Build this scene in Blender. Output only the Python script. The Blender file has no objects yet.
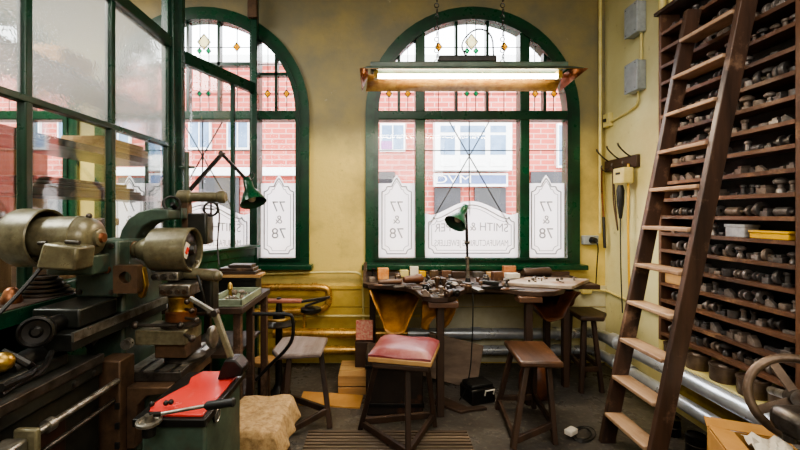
import bpy, bmesh, math, random
from mathutils import Vector, Matrix
R = random.Random(7)
SC = bpy.context.scene
COL = SC.collection
PI = math.pi
V = Vector

# ------------------------------------------------------------------ measuring helpers
F, VX, VY, EYE = 400.0, 378.0, 213.0, 1.5
def W(px, py, Y):
    return V(((px - VX) * Y / F, Y, EYE - (py - VY) * Y / F))
def G(px, py, z=0.0):
    s = (py - VY) / (EYE - z)
    return V(((px - VX) / s, F / s, z))

def lin(c):
    c = c / 255.0
    return c / 12.92 if c <= 0.04045 else ((c + 0.055) / 1.055) ** 2.4
def rgb(r, g, b): return (lin(r), lin(g), lin(b), 1.0)

# ------------------------------------------------------------------ materials
def nmat(name):
    m = bpy.data.materials.new(name); m.use_nodes = True
    nt = m.node_tree; nt.nodes.clear()
    out = nt.nodes.new('ShaderNodeOutputMaterial')
    return m, nt, out
def node(nt, t, **kw):
    n = nt.nodes.new(t)
    for k, v in kw.items():
        if k in n.inputs: n.inputs[k].default_value = v
        else: setattr(n, k, v)
    return n
def mix(nt, fac, a, b):
    n = nt.nodes.new('ShaderNodeMix'); n.data_type = 'RGBA'
    for sock, val in ((n.inputs['Factor'], fac), (n.inputs[6], a), (n.inputs[7], b)):
        if isinstance(val, bpy.types.NodeSocket): nt.links.new(val, sock)
        else: sock.default_value = val
    return n.outputs[2]
def ramp(nt, fac, p0, p1):
    n = nt.nodes.new('ShaderNodeMapRange'); n.inputs['From Min'].default_value = p0; n.inputs['From Max'].default_value = p1
    nt.links.new(fac, n.inputs['Value']); return n.outputs['Result']

def mat(name, c1, c2=None, rough=.6, metal=0.0, scale=12.0, stretch=(1,1,1), bump=.15, wear=None, wear_lo=.55, wear_hi=.7, wear_scale=5.0, vary=.0, spec=.5, coat=0.0):
    """painted / metal / wooden surface: two tones mixed by noise, a wear tone on top, a little bump"""
    c2 = c2 or tuple(x * .55 for x in c1[:3]) + (1,)
    m, nt, out = nmat(name)
    p = node(nt, 'ShaderNodeBsdfPrincipled'); L = nt.links.new
    tc = node(nt, 'ShaderNodeTexCoord'); mp = node(nt, 'ShaderNodeMapping'); mp.inputs['Scale'].default_value = stretch
    L(tc.outputs['Object'], mp.inputs['Vector'])
    n1 = node(nt, 'ShaderNodeTexNoise', Scale=scale, Detail=6.0, Roughness=.65); L(mp.outputs[0], n1.inputs['Vector'])
    col = mix(nt, ramp(nt, n1.outputs['Fac'], .35, .68), c1, c2)
    if wear:
        n2 = node(nt, 'ShaderNodeTexNoise', Scale=wear_scale, Detail=8.0, Roughness=.7); L(tc.outputs['Object'], n2.inputs['Vector'])
        col = mix(nt, ramp(nt, n2.outputs['Fac'], wear_lo, wear_hi), col, wear)
    if vary:
        oi = node(nt, 'ShaderNodeObjectInfo'); hs = node(nt, 'ShaderNodeHueSaturation')
        mr = node(nt, 'ShaderNodeMapRange'); mr.inputs['To Min'].default_value = 1 - vary; mr.inputs['To Max'].default_value = 1 + vary
        L(oi.outputs['Random'], mr.inputs['Value']); L(mr.outputs[0], hs.inputs['Value']); L(col, hs.inputs['Color']); col = hs.outputs[0]
    L(col, p.inputs['Base Color'])
    p.inputs['Metallic'].default_value = metal
    r = node(nt, 'ShaderNodeMapRange'); r.inputs['To Min'].default_value = max(.05, rough - .15); r.inputs['To Max'].default_value = min(1, rough + .15)
    L(n1.outputs['Fac'], r.inputs['Value']); L(r.outputs[0], p.inputs['Roughness'])
    p.inputs['Specular IOR Level'].default_value = spec
    p.inputs['Coat Weight'].default_value = coat; p.inputs['Coat Roughness'].default_value = .25
    if bump:
        b = node(nt, 'ShaderNodeBump', Strength=bump, Distance=.01); L(n1.outputs['Fac'], b.inputs['Height']); L(b.outputs[0], p.inputs['Normal'])
    L(p.outputs[0], out.inputs[0])
    return m
def wood(name, c1, c2, axis='y', rough=.6, wear=None, bump=.3, scale=9, vary=0.0):
    st = {'x': (.12, 1, 1), 'y': (1, .12, 1), 'z': (1, 1, .12)}[axis]
    return mat(name, c1, c2, rough, 0, scale, st, bump, wear, vary=vary)

def glass_mat(name, gloss, tint=(1,1,1,1)):
    m, nt, out = nmat(name); L = nt.links.new
    t = node(nt, 'ShaderNodeBsdfTransparent', Color=tint); g = node(nt, 'ShaderNodeBsdfGlossy', Roughness=.03)
    lw = node(nt, 'ShaderNodeLayerWeight', Blend=.5)
    pw_ = node(nt, 'ShaderNodeMath', operation='POWER'); pw_.inputs[1].default_value = 2; L(lw.outputs['Facing'], pw_.inputs[0])
    mu = node(nt, 'ShaderNodeMath', operation='MULTIPLY_ADD'); mu.inputs[1].default_value = gloss; mu.inputs[2].default_value = .025; L(pw_.outputs[0], mu.inputs[0]); mu.use_clamp = True
    ms = node(nt, 'ShaderNodeMixShader'); L(mu.outputs[0], ms.inputs[0]); L(t.outputs[0], ms.inputs[1]); L(g.outputs[0], ms.inputs[2])
    L(ms.outputs[0], out.inputs[0]); return m
def obscure_mat(name):
    m, nt, out = nmat(name); L = nt.links.new
    tc = node(nt, 'ShaderNodeTexCoord'); n = node(nt, 'ShaderNodeTexVoronoi', Scale=70.0); L(tc.outputs['Object'], n.inputs['Vector'])
    n2 = node(nt, 'ShaderNodeTexNoise', Scale=60.0, Detail=3.0); L(tc.outputs['Object'], n2.inputs['Vector'])
    ad = node(nt, 'ShaderNodeMath', operation='ADD'); L(n.outputs['Distance'], ad.inputs[0]); L(n2.outputs['Fac'], ad.inputs[1])
    b = node(nt, 'ShaderNodeBump', Strength=.8, Distance=.0016); L(ad.outputs[0], b.inputs['Height'])
    rf = node(nt, 'ShaderNodeBsdfRefraction', Roughness=.07, IOR=1.09, Color=(.97,.98,.97,1)); L(b.outputs[0], rf.inputs['Normal'])
    tl = node(nt, 'ShaderNodeBsdfTranslucent', Color=(.9,.92,.9,1)); L(b.outputs[0], tl.inputs['Normal'])
    gl = node(nt, 'ShaderNodeBsdfGlossy', Roughness=.12, Color=(1,1,1,1)); L(b.outputs[0], gl.inputs['Normal'])
    m1 = node(nt, 'ShaderNodeMixShader', Fac=.35); m1.inputs[0].default_value = .2
    L(rf.outputs[0], m1.inputs[1]); L(tl.outputs[0], m1.inputs[2])
    m2 = node(nt, 'ShaderNodeMixShader'); m2.inputs[0].default_value = .09; L(m1.outputs[0], m2.inputs[1]); L(gl.outputs[0], m2.inputs[2])
    L(m2.outputs[0], out.inputs[0]); return m
def frosted_mat(name, col, trans=.75):
    m, nt, out = nmat(name); L = nt.links.new
    tc = node(nt, 'ShaderNodeTexCoord'); n = node(nt, 'ShaderNodeTexNoise', Scale=5.0, Detail=3.0); L(tc.outputs['Object'], n.inputs['Vector'])
    c = mix(nt, n.outputs['Fac'], col, tuple(x * .9 for x in col[:3]) + (1,))
    d = node(nt, 'ShaderNodeBsdfDiffuse'); t = node(nt, 'ShaderNodeBsdfTranslucent'); L(c, d.inputs[0]); L(c, t.inputs[0])
    ms = node(nt, 'ShaderNodeMixShader'); ms.inputs[0].default_value = trans; L(d.outputs[0], ms.inputs[1]); L(t.outputs[0], ms.inputs[2])
    L(ms.outputs[0], out.inputs[0]); return m
def emit_mat(name, col, s):
    m, nt, out = nmat(name); e = node(nt, 'ShaderNodeEmission', Color=col, Strength=s)
    nt.links.new(e.outputs[0], out.inputs[0]); return m

def wall_mat(name, low, high, z0, z1, stain, rough=.35):
    """oil-painted plaster: one tone below, a duller one above for grime and painted-in light falloff, peeling where they meet"""
    m, nt, out = nmat(name); L = nt.links.new
    p = node(nt, 'ShaderNodeBsdfPrincipled')
    geo = node(nt, 'ShaderNodeNewGeometry'); sx = node(nt, 'ShaderNodeSeparateXYZ'); L(geo.outputs['Position'], sx.inputs[0])
    n1 = node(nt, 'ShaderNodeTexNoise', Scale=1.6, Detail=8.0, Roughness=.62); L(geo.outputs['Position'], n1.inputs['Vector'])
    n2 = node(nt, 'ShaderNodeTexNoise', Scale=9.0, Detail=8.0, Roughness=.7); L(geo.outputs['Position'], n2.inputs['Vector'])
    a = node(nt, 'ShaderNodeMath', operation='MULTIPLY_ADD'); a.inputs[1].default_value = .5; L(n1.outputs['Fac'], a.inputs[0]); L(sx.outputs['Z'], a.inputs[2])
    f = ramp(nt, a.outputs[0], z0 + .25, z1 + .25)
    base = mix(nt, f, low, high)  # upper tone stands for grime plus light falloff, put into the colour
    c = mix(nt, ramp(nt, n1.outputs['Fac'], .45, .75), base, stain)
    c = mix(nt, ramp(nt, n2.outputs['Fac'], .62, .74), c, tuple(x * .6 for x in stain[:3]) + (1,))
    n3 = node(nt, 'ShaderNodeTexNoise', Scale=3.4, Detail=10.0, Roughness=.75); L(geo.outputs['Position'], n3.inputs['Vector'])
    c = mix(nt, ramp(nt, n3.outputs['Fac'], .66, .69), c, rgb(206,200,176))
    L(c, p.inputs['Base Color'])
    rr = node(nt, 'ShaderNodeMapRange'); rr.inputs['To Min'].default_value = rough; rr.inputs['To Max'].default_value = rough + .3; L(n2.outputs['Fac'], rr.inputs['Value']); L(rr.outputs[0], p.inputs['Roughness'])
    b = node(nt, 'ShaderNodeBump', Strength=.25, Distance=.02); L(n2.outputs['Fac'], b.inputs['Height']); L(b.outputs[0], p.inputs['Normal'])
    L(p.outputs[0], out.inputs[0]); return m
def floor_mat():
    m, nt, out = nmat('worn floor'); L = nt.links.new
    p = node(nt, 'ShaderNodeBsdfPrincipled'); geo = node(nt, 'ShaderNodeNewGeometry')
    n1 = node(nt, 'ShaderNodeTexNoise', Scale=1.8, Detail=9.0, Roughness=.68); L(geo.outputs['Position'], n1.inputs['Vector'])
    n2 = node(nt, 'ShaderNodeTexNoise', Scale=28.0, Detail=5.0); L(geo.outputs['Position'], n2.inputs['Vector'])
    c = mix(nt, ramp(nt, n1.outputs['Fac'], .35, .65), rgb(92,89,86), rgb(54,49,44))
    c = mix(nt, ramp(nt, n2.outputs['Fac'], .55, .75), c, rgb(118,110,100))
    L(c, p.inputs['Base Color']); L(ramp(nt, n1.outputs['Fac'], .1, 1.3), p.inputs['Roughness'])
    b = node(nt, 'ShaderNodeBump', Strength=.3, Distance=.01); L(n2.outputs['Fac'], b.inputs['Height']); L(b.outputs[0], p.inputs['Normal'])
    L(p.outputs[0], out.inputs[0]); return m
def brick_mat():
    m, nt, out = nmat('red brick facade'); L = nt.links.new
    p = node(nt, 'ShaderNodeBsdfPrincipled', Roughness=.9); geo = node(nt, 'ShaderNodeNewGeometry')
    sx = node(nt, 'ShaderNodeSeparateXYZ'); cb = node(nt, 'ShaderNodeCombineXYZ'); L(geo.outputs['Position'], sx.inputs[0]); L(sx.outputs['X'], cb.inputs['X']); L(sx.outputs['Z'], cb.inputs['Y'])
    br = node(nt, 'ShaderNodeTexBrick', Scale=1.0); L(cb.outputs[0], br.inputs['Vector'])
    br.inputs['Color1'].default_value = rgb(188,92,78); br.inputs['Color2'].default_value = rgb(170,76,66); br.inputs['Mortar'].default_value = rgb(190,140,130)
    br.inputs['Brick Width'].default_value = .46; br.inputs['Row Height'].default_value = .17; br.inputs['Mortar Size'].default_value = .018
    L(br.outputs['Color'], p.inputs['Base Color']); L(p.outputs[0], out.inputs[0]); return m

M = {}
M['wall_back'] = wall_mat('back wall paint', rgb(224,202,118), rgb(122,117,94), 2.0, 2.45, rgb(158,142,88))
M['wall_right'] = wall_mat('right wall paint', rgb(226,220,170), rgb(192,186,140), 2.4, 3.6, rgb(204,194,136))
M['wall_plain'] = wall_mat('dull wall paint', rgb(170,150,110), rgb(150,140,110), 2.0, 3.0, rgb(120,105,80))
M['ceiling'] = mat('ceiling paint', rgb(150,140,108), rgb(120,110,84), .8, scale=2)
M['floor'] = floor_mat()
M['brick'] = brick_mat()
M['white_ext'] = mat('white render', rgb(240,240,238), rgb(225,225,225), .7, bump=0)
M['pave'] = mat('pavement', rgb(170,168,165), rgb(150,148,145), .9)
M['extglass'] = mat('street window glass', rgb(120,148,180), rgb(84,108,136), .1, bump=0, scale=2)
M['extdark'] = mat('shopfront dark glass', rgb(46,44,50), rgb(32,30,34), .3, bump=0, scale=2)
M['signblue'] = mat('blue grey sign', rgb(92,112,158), rgb(84,102,145), .5, bump=0)
M['purple'] = mat('purple poster', rgb(150,90,150), rgb(130,80,140), .5, bump=0)
M['green'] = mat('green gloss paint', rgb(10,70,44), rgb(6,44,28), .3, scale=6, bump=.08, wear=rgb(24,60,40))
M['dkgreen'] = mat('dark green gloss paint', rgb(16,62,44), rgb(8,36,26), .3, scale=6, bump=.1, wear=rgb(40,52,40))
M['mgreen'] = mat('machine green paint', rgb(72,90,78), rgb(44,58,50), .4, scale=8, bump=.1, wear=rgb(66,60,48), wear_lo=.5, wear_hi=.7)
M['mdark'] = mat('oily dark machine paint', rgb(40,42,38), rgb(18,18,17), .35, scale=8, wear=rgb(70,62,48), wear_lo=.6, wear_hi=.8)
M['olive'] = mat('olive hammered enamel', rgb(122,116,92), rgb(94,88,68), .32, metal=.3, scale=30, bump=.12, wear=rgb(60,52,38), wear_lo=.5, wear_hi=.72)
M['steel'] = mat('bright worn steel', rgb(172,168,158), rgb(110,102,92), .32, metal=.85, scale=20, wear=rgb(90,72,52), wear_lo=.55, wear_hi=.75)
M['dsteel'] = mat('dark oily steel', rgb(92,86,80), rgb(48,44,40), .38, metal=.7, scale=18, wear=rgb(80,56,38))
M['iron'] = mat('black iron', rgb(36,34,32), rgb(20,19,18), .4, metal=.4, scale=14)
M['brown_iron'] = mat('brown stained cast iron', rgb(104,80,60), rgb(60,46,36), .5, metal=.4, scale=10)
M['brass'] = mat('aged brass', rgb(190,156,84), rgb(120,92,48), .35, metal=.85, scale=14)
M['copper'] = mat('dull copper', rgb(150,98,66), rgb(92,60,42), .4, metal=.8, scale=14)
M['pipe'] = mat('galvanised pipe', rgb(226,230,236), rgb(190,194,200), .3, metal=.6, scale=3, bump=0)
M['gold_pipe'] = mat('gold painted pipe', rgb(214,172,96), rgb(150,108,54), .28, metal=.6, scale=9, bump=.05)
M['cream'] = mat('cream paint', rgb(226,214,150), rgb(196,180,110), .4, scale=5, bump=.08)
M['grey_box'] = mat('grey enamel box', rgb(168,176,180), rgb(140,146,150), .4, bump=.03)
M['black'] = mat('black rubber', rgb(24,24,24), rgb(14,14,14), .5, bump=.03)
M['red'] = mat('red enamel', rgb(214,62,56), rgb(196,72,68), .25, scale=3, bump=.04, wear=rgb(214,120,112), wear_lo=.55, wear_hi=.8)
M['cushion'] = mat('faded red leather', rgb(118,44,48), rgb(132,66,70), .38, scale=5, bump=.1, wear=rgb(160,110,110), wear_lo=.48, wear_hi=.85)
M['pinkcard'] = mat('red speckled card', rgb(190,80,70), rgb(206,170,140), .6, scale=60, bump=0)
for a in 'xyz':
    M['wood_dark_' + a] = wood('dark bench wood ' + a, rgb(74,54,42), rgb(40,30,25), a, .5)
    M['wood_rack_' + a] = wood('reddish rack wood ' + a, rgb(112,80,60), rgb(60,43,34), a, .45, wear=rgb(148,114,84))
    M['wood_pale_' + a] = wood('pale wood ' + a, rgb(196,158,106), rgb(150,110,66), a, .6)
    M['wood_lad_' + a] = wood('ladder wood ' + a, rgb(84,62,50), rgb(44,33,28), a, .4, wear=rgb(138,110,90))
M['wood_tread'] = wood('worn tread wood', rgb(182,152,124), rgb(132,102,78), 'y', .5, wear=rgb(104,76,58))
M['wood_seat'] = wood('worn stool seat wood', rgb(96,68,50), rgb(52,37,29), 'y', .35, wear=rgb(140,102,74))
M['wood_grey'] = wood('greyed stool wood', rgb(140,126,122), rgb(92,76,68), 'y', .5, wear=rgb(96,66,48))
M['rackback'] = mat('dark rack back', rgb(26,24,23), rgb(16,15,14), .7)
M['leather'] = mat('tan bench leather', rgb(186,136,66), rgb(112,72,32), .45, scale=4, bump=.1, wear=rgb(60,38,20), wear_lo=.52, wear_hi=.72, wear_scale=3)
M['dleather'] = mat('dark bench leather', rgb(110,62,34), rgb(52,30,20), .45, scale=5, bump=.15)
M['slat'] = wood('worn slat wood', rgb(120,104,88), rgb(70,56,46), 'x', .5)
M['sack'] = mat('hessian sacking', rgb(176,146,104), rgb(130,102,66), .9, scale=40, bump=.35, wear=rgb(120,92,56), wear_lo=.58, wear_hi=.75)
M['card'] = mat('brown cardboard', rgb(198,150,86), rgb(176,128,70), .8, scale=4, bump=.03)
M['paper'] = mat('white paper', rgb(226,220,208), rgb(204,196,182), .8, bump=.02)
M['die_a'] = mat('grey steel tooling', rgb(138,130,124), rgb(74,68,64), .38, metal=.45, scale=22, vary=.35)
M['die_b'] = mat('rusty steel tooling', rgb(130,116,104), rgb(74,64,56), .5, metal=.2, scale=22, vary=.35)
M['die_c'] = mat('black steel tooling', rgb(92,88,86), rgb(52,48,45), .4, metal=.3, scale=22, vary=.35)
M['lead'] = mat('lead came', rgb(40,42,44), rgb(30,32,34), .5, bump=0)
M['etch'] = mat('etched grey line', rgb(150,154,158), rgb(134,138,142), .6, bump=0)
M['glass'] = glass_mat('window glass', .6)
M['part_glass'] = glass_mat('partition glass', .75, (.93,.96,.94,1))
M['obscure'] = obscure_mat('obscure reeded glass')
M['frosted'] = frosted_mat('acid-etched glass', (.96,.96,.97,1), .9)
M['amber'] = frosted_mat('amber glass', rgb(255,214,90), .95)
M['greenglass'] = frosted_mat('green glass', rgb(110,214,170), .95)
M['paleglass'] = frosted_mat('pale yellow glass', rgb(250,250,215), .95)
M['tube'] = emit_mat('lit fluorescent tube', (1,.84,.58,1), 40)
M['reflector'] = mat('rusty cream reflector', rgb(224,180,112), rgb(180,122,62), .4, scale=14, bump=.1)
M['yellow'] = mat('yellow plastic', rgb(226,180,40), rgb(206,160,40), .4, bump=0)
M['clearplastic'] = mat('cloudy plastic', rgb(170,172,172), rgb(130,132,132), .25, bump=0)
M['tin'] = mat('brown tin', rgb(118,100,84), rgb(76,62,52), .4, metal=.5, scale=10)
M['pinkwood'] = mat('worn pink wooden rim', rgb(180,112,92), rgb(120,74,58), .45, scale=8)

# ------------------------------------------------------------------ mesh helpers
class B:
    def __init__(s): s.v = []; s.f = []
    def add(s, vs, fs):
        n = len(s.v); s.v += [V(p) for p in vs]; s.f += [tuple(n + i for i in f) for f in fs]; return s
    def box(s, c, d, rot=None):
        c = V(c); pts = []
        for x in (-.5, .5):
            for y in (-.5, .5):
                for z in (-.5, .5):
                    p = V((x * d[0], y * d[1], z * d[2]))
                    if rot is not None: p = rot @ p
                    pts.append(c + p)
        return s.add(pts, [(0,1,3,2), (4,6,7,5), (0,4,5,1), (2,3,7,6), (0,2,6,4), (1,5,7,3)])
    def bx(s, x0, x1, y0, y1, z0, z1): return s.box(((x0+x1)/2, (y0+y1)/2, (z0+z1)/2), (abs(x1-x0), abs(y1-y0), abs(z1-z0)))
    def bar(s, p0, p1, w, h, up=(0,0,1)):
        p0, p1 = V(p0), V(p1); d = p1 - p0; L = d.length; d.normalize(); u = V(up)
        if abs(d.dot(u)) > .98: u = V((0,1,0))
        a = d.cross(u).normalized(); b = a.cross(d)
        rot = Matrix((a, d, b)).transposed()
        return s.box((p0 + p1) / 2, (w, L, h), rot)
    def lathe(s, prof, o, axis=(0,0,1), seg=20, cap=True):
        """prof: (radius, height) along the axis"""
        o = V(o); ax = V(axis).normalized(); u = V((1,0,0)) if abs(ax.x) < .9 else V((0,1,0))
        a = ax.cross(u).normalized(); b = ax.cross(a); vs = []; fs = []
        for r, h in prof:
            for k in range(seg):
                t = 2 * PI * k / seg
                vs.append(o + ax * h + a * (math.cos(t) * r) + b * (math.sin(t) * r))
        for i in range(len(prof) - 1):
            for k in range(seg):
                k2 = (k + 1) % seg
                fs.append((i*seg+k, i*seg+k2, (i+1)*seg+k2, (i+1)*seg+k))
        if cap:
            fs.append(tuple(range(seg))[::-1]); fs.append(tuple((len(prof)-1)*seg + k for k in range(seg)))
        return s.add(vs, fs)
    def cyl(s, p0, p1, r0, r1=None, seg=16):
        p0, p1 = V(p0), V(p1); r1 = r0 if r1 is None else r1
        return s.lathe([(r0, 0), (r1, (p1 - p0).length)], p0, p1 - p0, seg)
    def tube(s, pts, r, seg=8, smooth=0):
        pts = [V(p) for p in pts]
        for _ in range(smooth):
            q = [pts[0]]
            for i in range(len(pts) - 1):
                q += [pts[i] * .75 + pts[i+1] * .25, pts[i] * .25 + pts[i+1] * .75]
            pts = q + [pts[-1]]
        vs, fs = [], []; prev = None
        for i, p in enumerate(pts):
            d = (pts[min(i+1, len(pts)-1)] - pts[max(i-1, 0)]).normalized()
            if prev is None:
                u = V((0,0,1)) if abs(d.z) < .9 else V((1,0,0)); a = d.cross(u).normalized()
            else: a = (prev - d * prev.dot(d)).normalized()
            prev = a; b = d.cross(a)
            for k in range(seg):
                t = 2 * PI * k / seg; vs.append(p + a * math.cos(t) * r + b * math.sin(t) * r)
        n = len(pts)
        for i in range(n - 1):
            for k in range(seg):
                k2 = (k+1) % seg; fs.append((i*seg+k, i*seg+k2, (i+1)*seg+k2, (i+1)*seg+k))
        fs += [tuple(range(seg))[::-1], tuple((n-1)*seg + k for k in range(seg))]
        return s.add(vs, fs)
    def torus(s, c, axis, Rr, r, seg=28, sg=8, a0=0, a1=2*PI):
        ax = V(axis).normalized(); u = V((1,0,0)) if abs(ax.x) < .9 else V((0,1,0)); a = ax.cross(u).normalized(); b = ax.cross(a)
        c = V(c); vs, fs = [], []
        for i in range(seg):
            t = 2*PI*i/seg; d = a*math.cos(t) + b*math.sin(t)
            for k in range(sg):
                q = 2*PI*k/sg; vs.append(c + d*(Rr + r*math.cos(q)) + ax*r*math.sin(q))
        for i in range(seg):
            for k in range(sg):
                fs.append((i*sg+k, ((i+1)%seg)*sg+k, ((i+1)%seg)*sg+(k+1)%sg, i*sg+(k+1)%sg))
        return s.add(vs, fs)
    def ball(s, c, r, sq=(1,1,1), seg=14):
        c = V(c); prof = []
        vs, fs = [], []; n = 8
        for i in range(n + 1):
            t = PI * i / n
            for k in range(seg):
                q = 2*PI*k/seg; rr = max(math.sin(t), .001) * r
                vs.append(c + V((rr*math.cos(q)*sq[0], rr*math.sin(q)*sq[1], -r*math.cos(t)*sq[2])))
        for i in range(n):
            for k in range(seg):
                k2 = (k+1) % seg; fs.append((i*seg+k, i*seg+k2, (i+1)*seg+k2, (i+1)*seg+k))
        return s.add(vs, fs)
    def prism(s, poly, d0, d1, plane='xz'):
        """poly of 2-D points; extruded along the third axis from d0 to d1"""
        def P(p, d): return {'xz': (p[0], d, p[1]), 'xy': (p[0], p[1], d), 'yz': (d, p[0], p[1])}[plane]
        n = len(poly); vs = [P(p, d0) for p in poly] + [P(p, d1) for p in poly]
        fs = [tuple(range(n)), tuple(range(2*n-1, n-1, -1))] + [(i, n+i, n+(i+1)%n, (i+1)%n) for i in range(n)]
        return s.add(vs, fs)
    def sheet(s, grid):
        h, w = len(grid), len(grid[0])
        return s.add([p for row in grid for p in row], [(i*w+j, i*w+j+1, (i+1)*w+j+1, (i+1)*w+j) for i in range(h-1) for j in range(w-1)])
    def mesh(s, name):
        me = bpy.data.meshes.new(name); me.from_pydata([tuple(p) for p in s.v], [], s.f)
        bm = bmesh.new(); bm.from_mesh(me); bmesh.ops.recalc_face_normals(bm, faces=bm.faces); bm.to_mesh(me); bm.free()
        for p in me.polygons: p.use_smooth = True
        me.set_sharp_from_angle(angle=math.radians(38)); return me

def wloc(o):
    p = V((0,0,0))
    while o is not None: p = p + o.location; o = o.parent
    return p
def put(me, name, m, parent=None, bevel=0, base=True, sub=0, solid=0):
    o = bpy.data.objects.new(name, me); COL.objects.link(o)
    if m is not None: me.materials.clear(); me.materials.append(m)
    if parent is not None:
        off = wloc(parent); o.parent = parent
    elif base:
        xs = [v.co for v in me.vertices]
        off = V(((min(v.x for v in xs)+max(v.x for v in xs))/2, (min(v.y for v in xs)+max(v.y for v in xs))/2, min(v.z for v in xs)))
        o.location = off
    else: off = V((0,0,0))
    if off.length: me.transform(Matrix.Translation(-off))
    if solid:
        md = o.modifiers.new('solid', 'SOLIDIFY'); md.thickness = solid; md.offset = 0
    if bevel:
        md = o.modifiers.new('bevel', 'BEVEL'); md.width = bevel; md.segments = 2; md.limit_method = 'ANGLE'; md.angle_limit = math.radians(40)
    if sub:
        md = o.modifiers.new('sub', 'SUBSURF'); md.levels = sub; md.render_levels = sub
    return o
def build(b, name, m, parent=None, **kw): return put(b.mesh(name), name, M[m] if isinstance(m, str) else m, parent, **kw)
def tag(o, label=None, cat=None, group=None, kind=None):
    for k, v in (('label', label), ('category', cat), ('group', group), ('kind', kind)):
        if v: o[k] = v
    return o
def thing(name, label, cat, loc=(0,0,0), group=None, kind=None):
    o = bpy.data.objects.new(name, None); o.empty_display_size = .1; COL.objects.link(o); o.location = loc
    return tag(o, label, cat, group, kind)
def single(b, name, m, label, cat, group=None, **kw): return tag(build(b, name, m, None, **kw), label, cat, group)
def struct(b, name, m, parent=None, **kw):
    o = build(b, name, m, parent, base=False, **kw)
    if parent is None: o['kind'] = 'structure'
    return o
def copy_tree(o, parent=None):
    c = o.copy(); COL.objects.link(c)
    if parent is not None: c.parent = parent; c.matrix_parent_inverse = o.matrix_parent_inverse
    for ch in list(o.children): copy_tree(ch, c)
    return c
def from_curve(cu, fn):
    ob = bpy.data.objects.new('tmp', cu); COL.objects.link(ob)
    dg = bpy.context.evaluated_depsgraph_get(); dg.update()
    me = bpy.data.meshes.new_from_object(ob.evaluated_get(dg))
    bpy.data.objects.remove(ob); bpy.data.curves.remove(cu)
    for v in me.vertices: v.co = V(fn(v.co))
    return me
def plate(loops, d0, d1, name='plate', plane='xz'):
    """flat sheet with holes: first loop outer, the others holes"""
    cu = bpy.data.curves.new(name, 'CURVE'); cu.dimensions = '2D'; cu.fill_mode = 'BOTH'; cu.extrude = abs(d1 - d0) / 2
    for lp in loops:
        sp = cu.splines.new('POLY'); sp.points.add(len(lp) - 1); sp.use_cyclic_u = True
        for p, q in zip(sp.points, lp): p.co = (q[0], q[1], 0, 1)
    mid = (d0 + d1) / 2
    fn = {'xz': lambda c: (c.x, mid - c.z, c.y), 'yz': lambda c: (mid + c.z, c.x, c.y), 'xy': lambda c: (c.x, c.y, mid + c.z)}[plane]
    me = from_curve(cu, fn); me.name = name
    bm = bmesh.new(); bm.from_mesh(me); bmesh.ops.recalc_face_normals(bm, faces=bm.faces); bm.to_mesh(me); bm.free()
    return me
def words_mesh(body, size, fn, extrude=.001, spacing=1.0):
    cu = bpy.data.curves.new('words', 'FONT'); cu.body = body; cu.size = size; cu.extrude = extrude; cu.align_x = 'CENTER'; cu.align_y = 'CENTER'; cu.space_character = spacing
    me = from_curve(cu, fn); me.name = 'lettering'; return me
ORD = 'first second third fourth fifth sixth seventh eighth ninth tenth eleventh twelfth thirteenth fourteenth fifteenth sixteenth seventeenth eighteenth nineteenth twentieth'.split()

# ------------------------------------------------------------------ camera
cam = bpy.data.cameras.new('camera'); co = bpy.data.objects.new('camera', cam); COL.objects.link(co)
cam.sensor_width = 36; cam.lens = 18; cam.shift_x = 22 / 800; cam.shift_y = -12 / 800; cam.clip_start = .05
co.location = (0, 0, EYE); co.rotation_euler = (PI/2, 0, 0); SC.camera = co

# ------------------------------------------------------------------ room shell
XR, YB, ZC = 2.27, 4.0, 4.0
WIN = [(-1.75, 'window_1'), (.94, 'window_2'), (-4.05, 'window_3')]
ZS, RW, ZSP = .98, 1.065, 2.485
def arch(cx, r, z0, n=28, zs=ZSP):
    return [(cx - r, z0), (cx + r, z0)] + [(cx + r*math.cos(PI*k/n), zs + r*math.sin(PI*k/n)) for k in range(0, n+1)]
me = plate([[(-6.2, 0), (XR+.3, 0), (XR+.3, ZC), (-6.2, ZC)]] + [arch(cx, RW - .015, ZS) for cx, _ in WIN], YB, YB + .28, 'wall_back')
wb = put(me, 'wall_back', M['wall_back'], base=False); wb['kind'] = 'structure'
struct(B().bx(XR, XR+.3, -2.5, YB, 0, ZC), 'wall_right', 'wall_right')
struct(B().bx(-6.2, XR+.3, -2.8, -2.5, 0, ZC), 'wall_front', 'wall_plain')
struct(B().bx(-6.5, -6.2, -2.8, YB+.28, 0, ZC), 'wall_hall', mat('white hall paint', rgb(225,222,210), rgb(205,200,185), .7, scale=2))
struct(B().bx(-6.5, XR+.3, -2.8, YB+.28, -.2, 0), 'floor', 'floor')
struct(B().bx(-6.5, XR+.3, -2.8, YB+.28, ZC, ZC+.2), 'ceiling', 'ceiling')
# boarded dado under the window sill, back wall
for nm_, xa_, xb_, m_ in (('trim_1', -1.1, .28, mat('yellow dado paint', rgb(208,180,92), rgb(176,146,66), .3, scale=4)), ('trim_2', .281, XR-.005, mat('pale dado paint', rgb(208,204,180), rgb(184,176,140), .4, scale=4))):
    dado = B()
    for k, (z0, z1) in enumerate([(.02, .30), (.31, .56), (.57, .74)]): dado.bx(xa_, xb_, YB-.022, YB-.001, z0, z1)
    dado.bx(xa_, xb_, YB-.035, YB-.001, .745, .775)
    struct(dado, nm_, m_)
struct(B().bx(XR-.02, XR-.001, 1.0, YB-.03, 0, .12), 'baseboard_right', 'cream')

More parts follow.
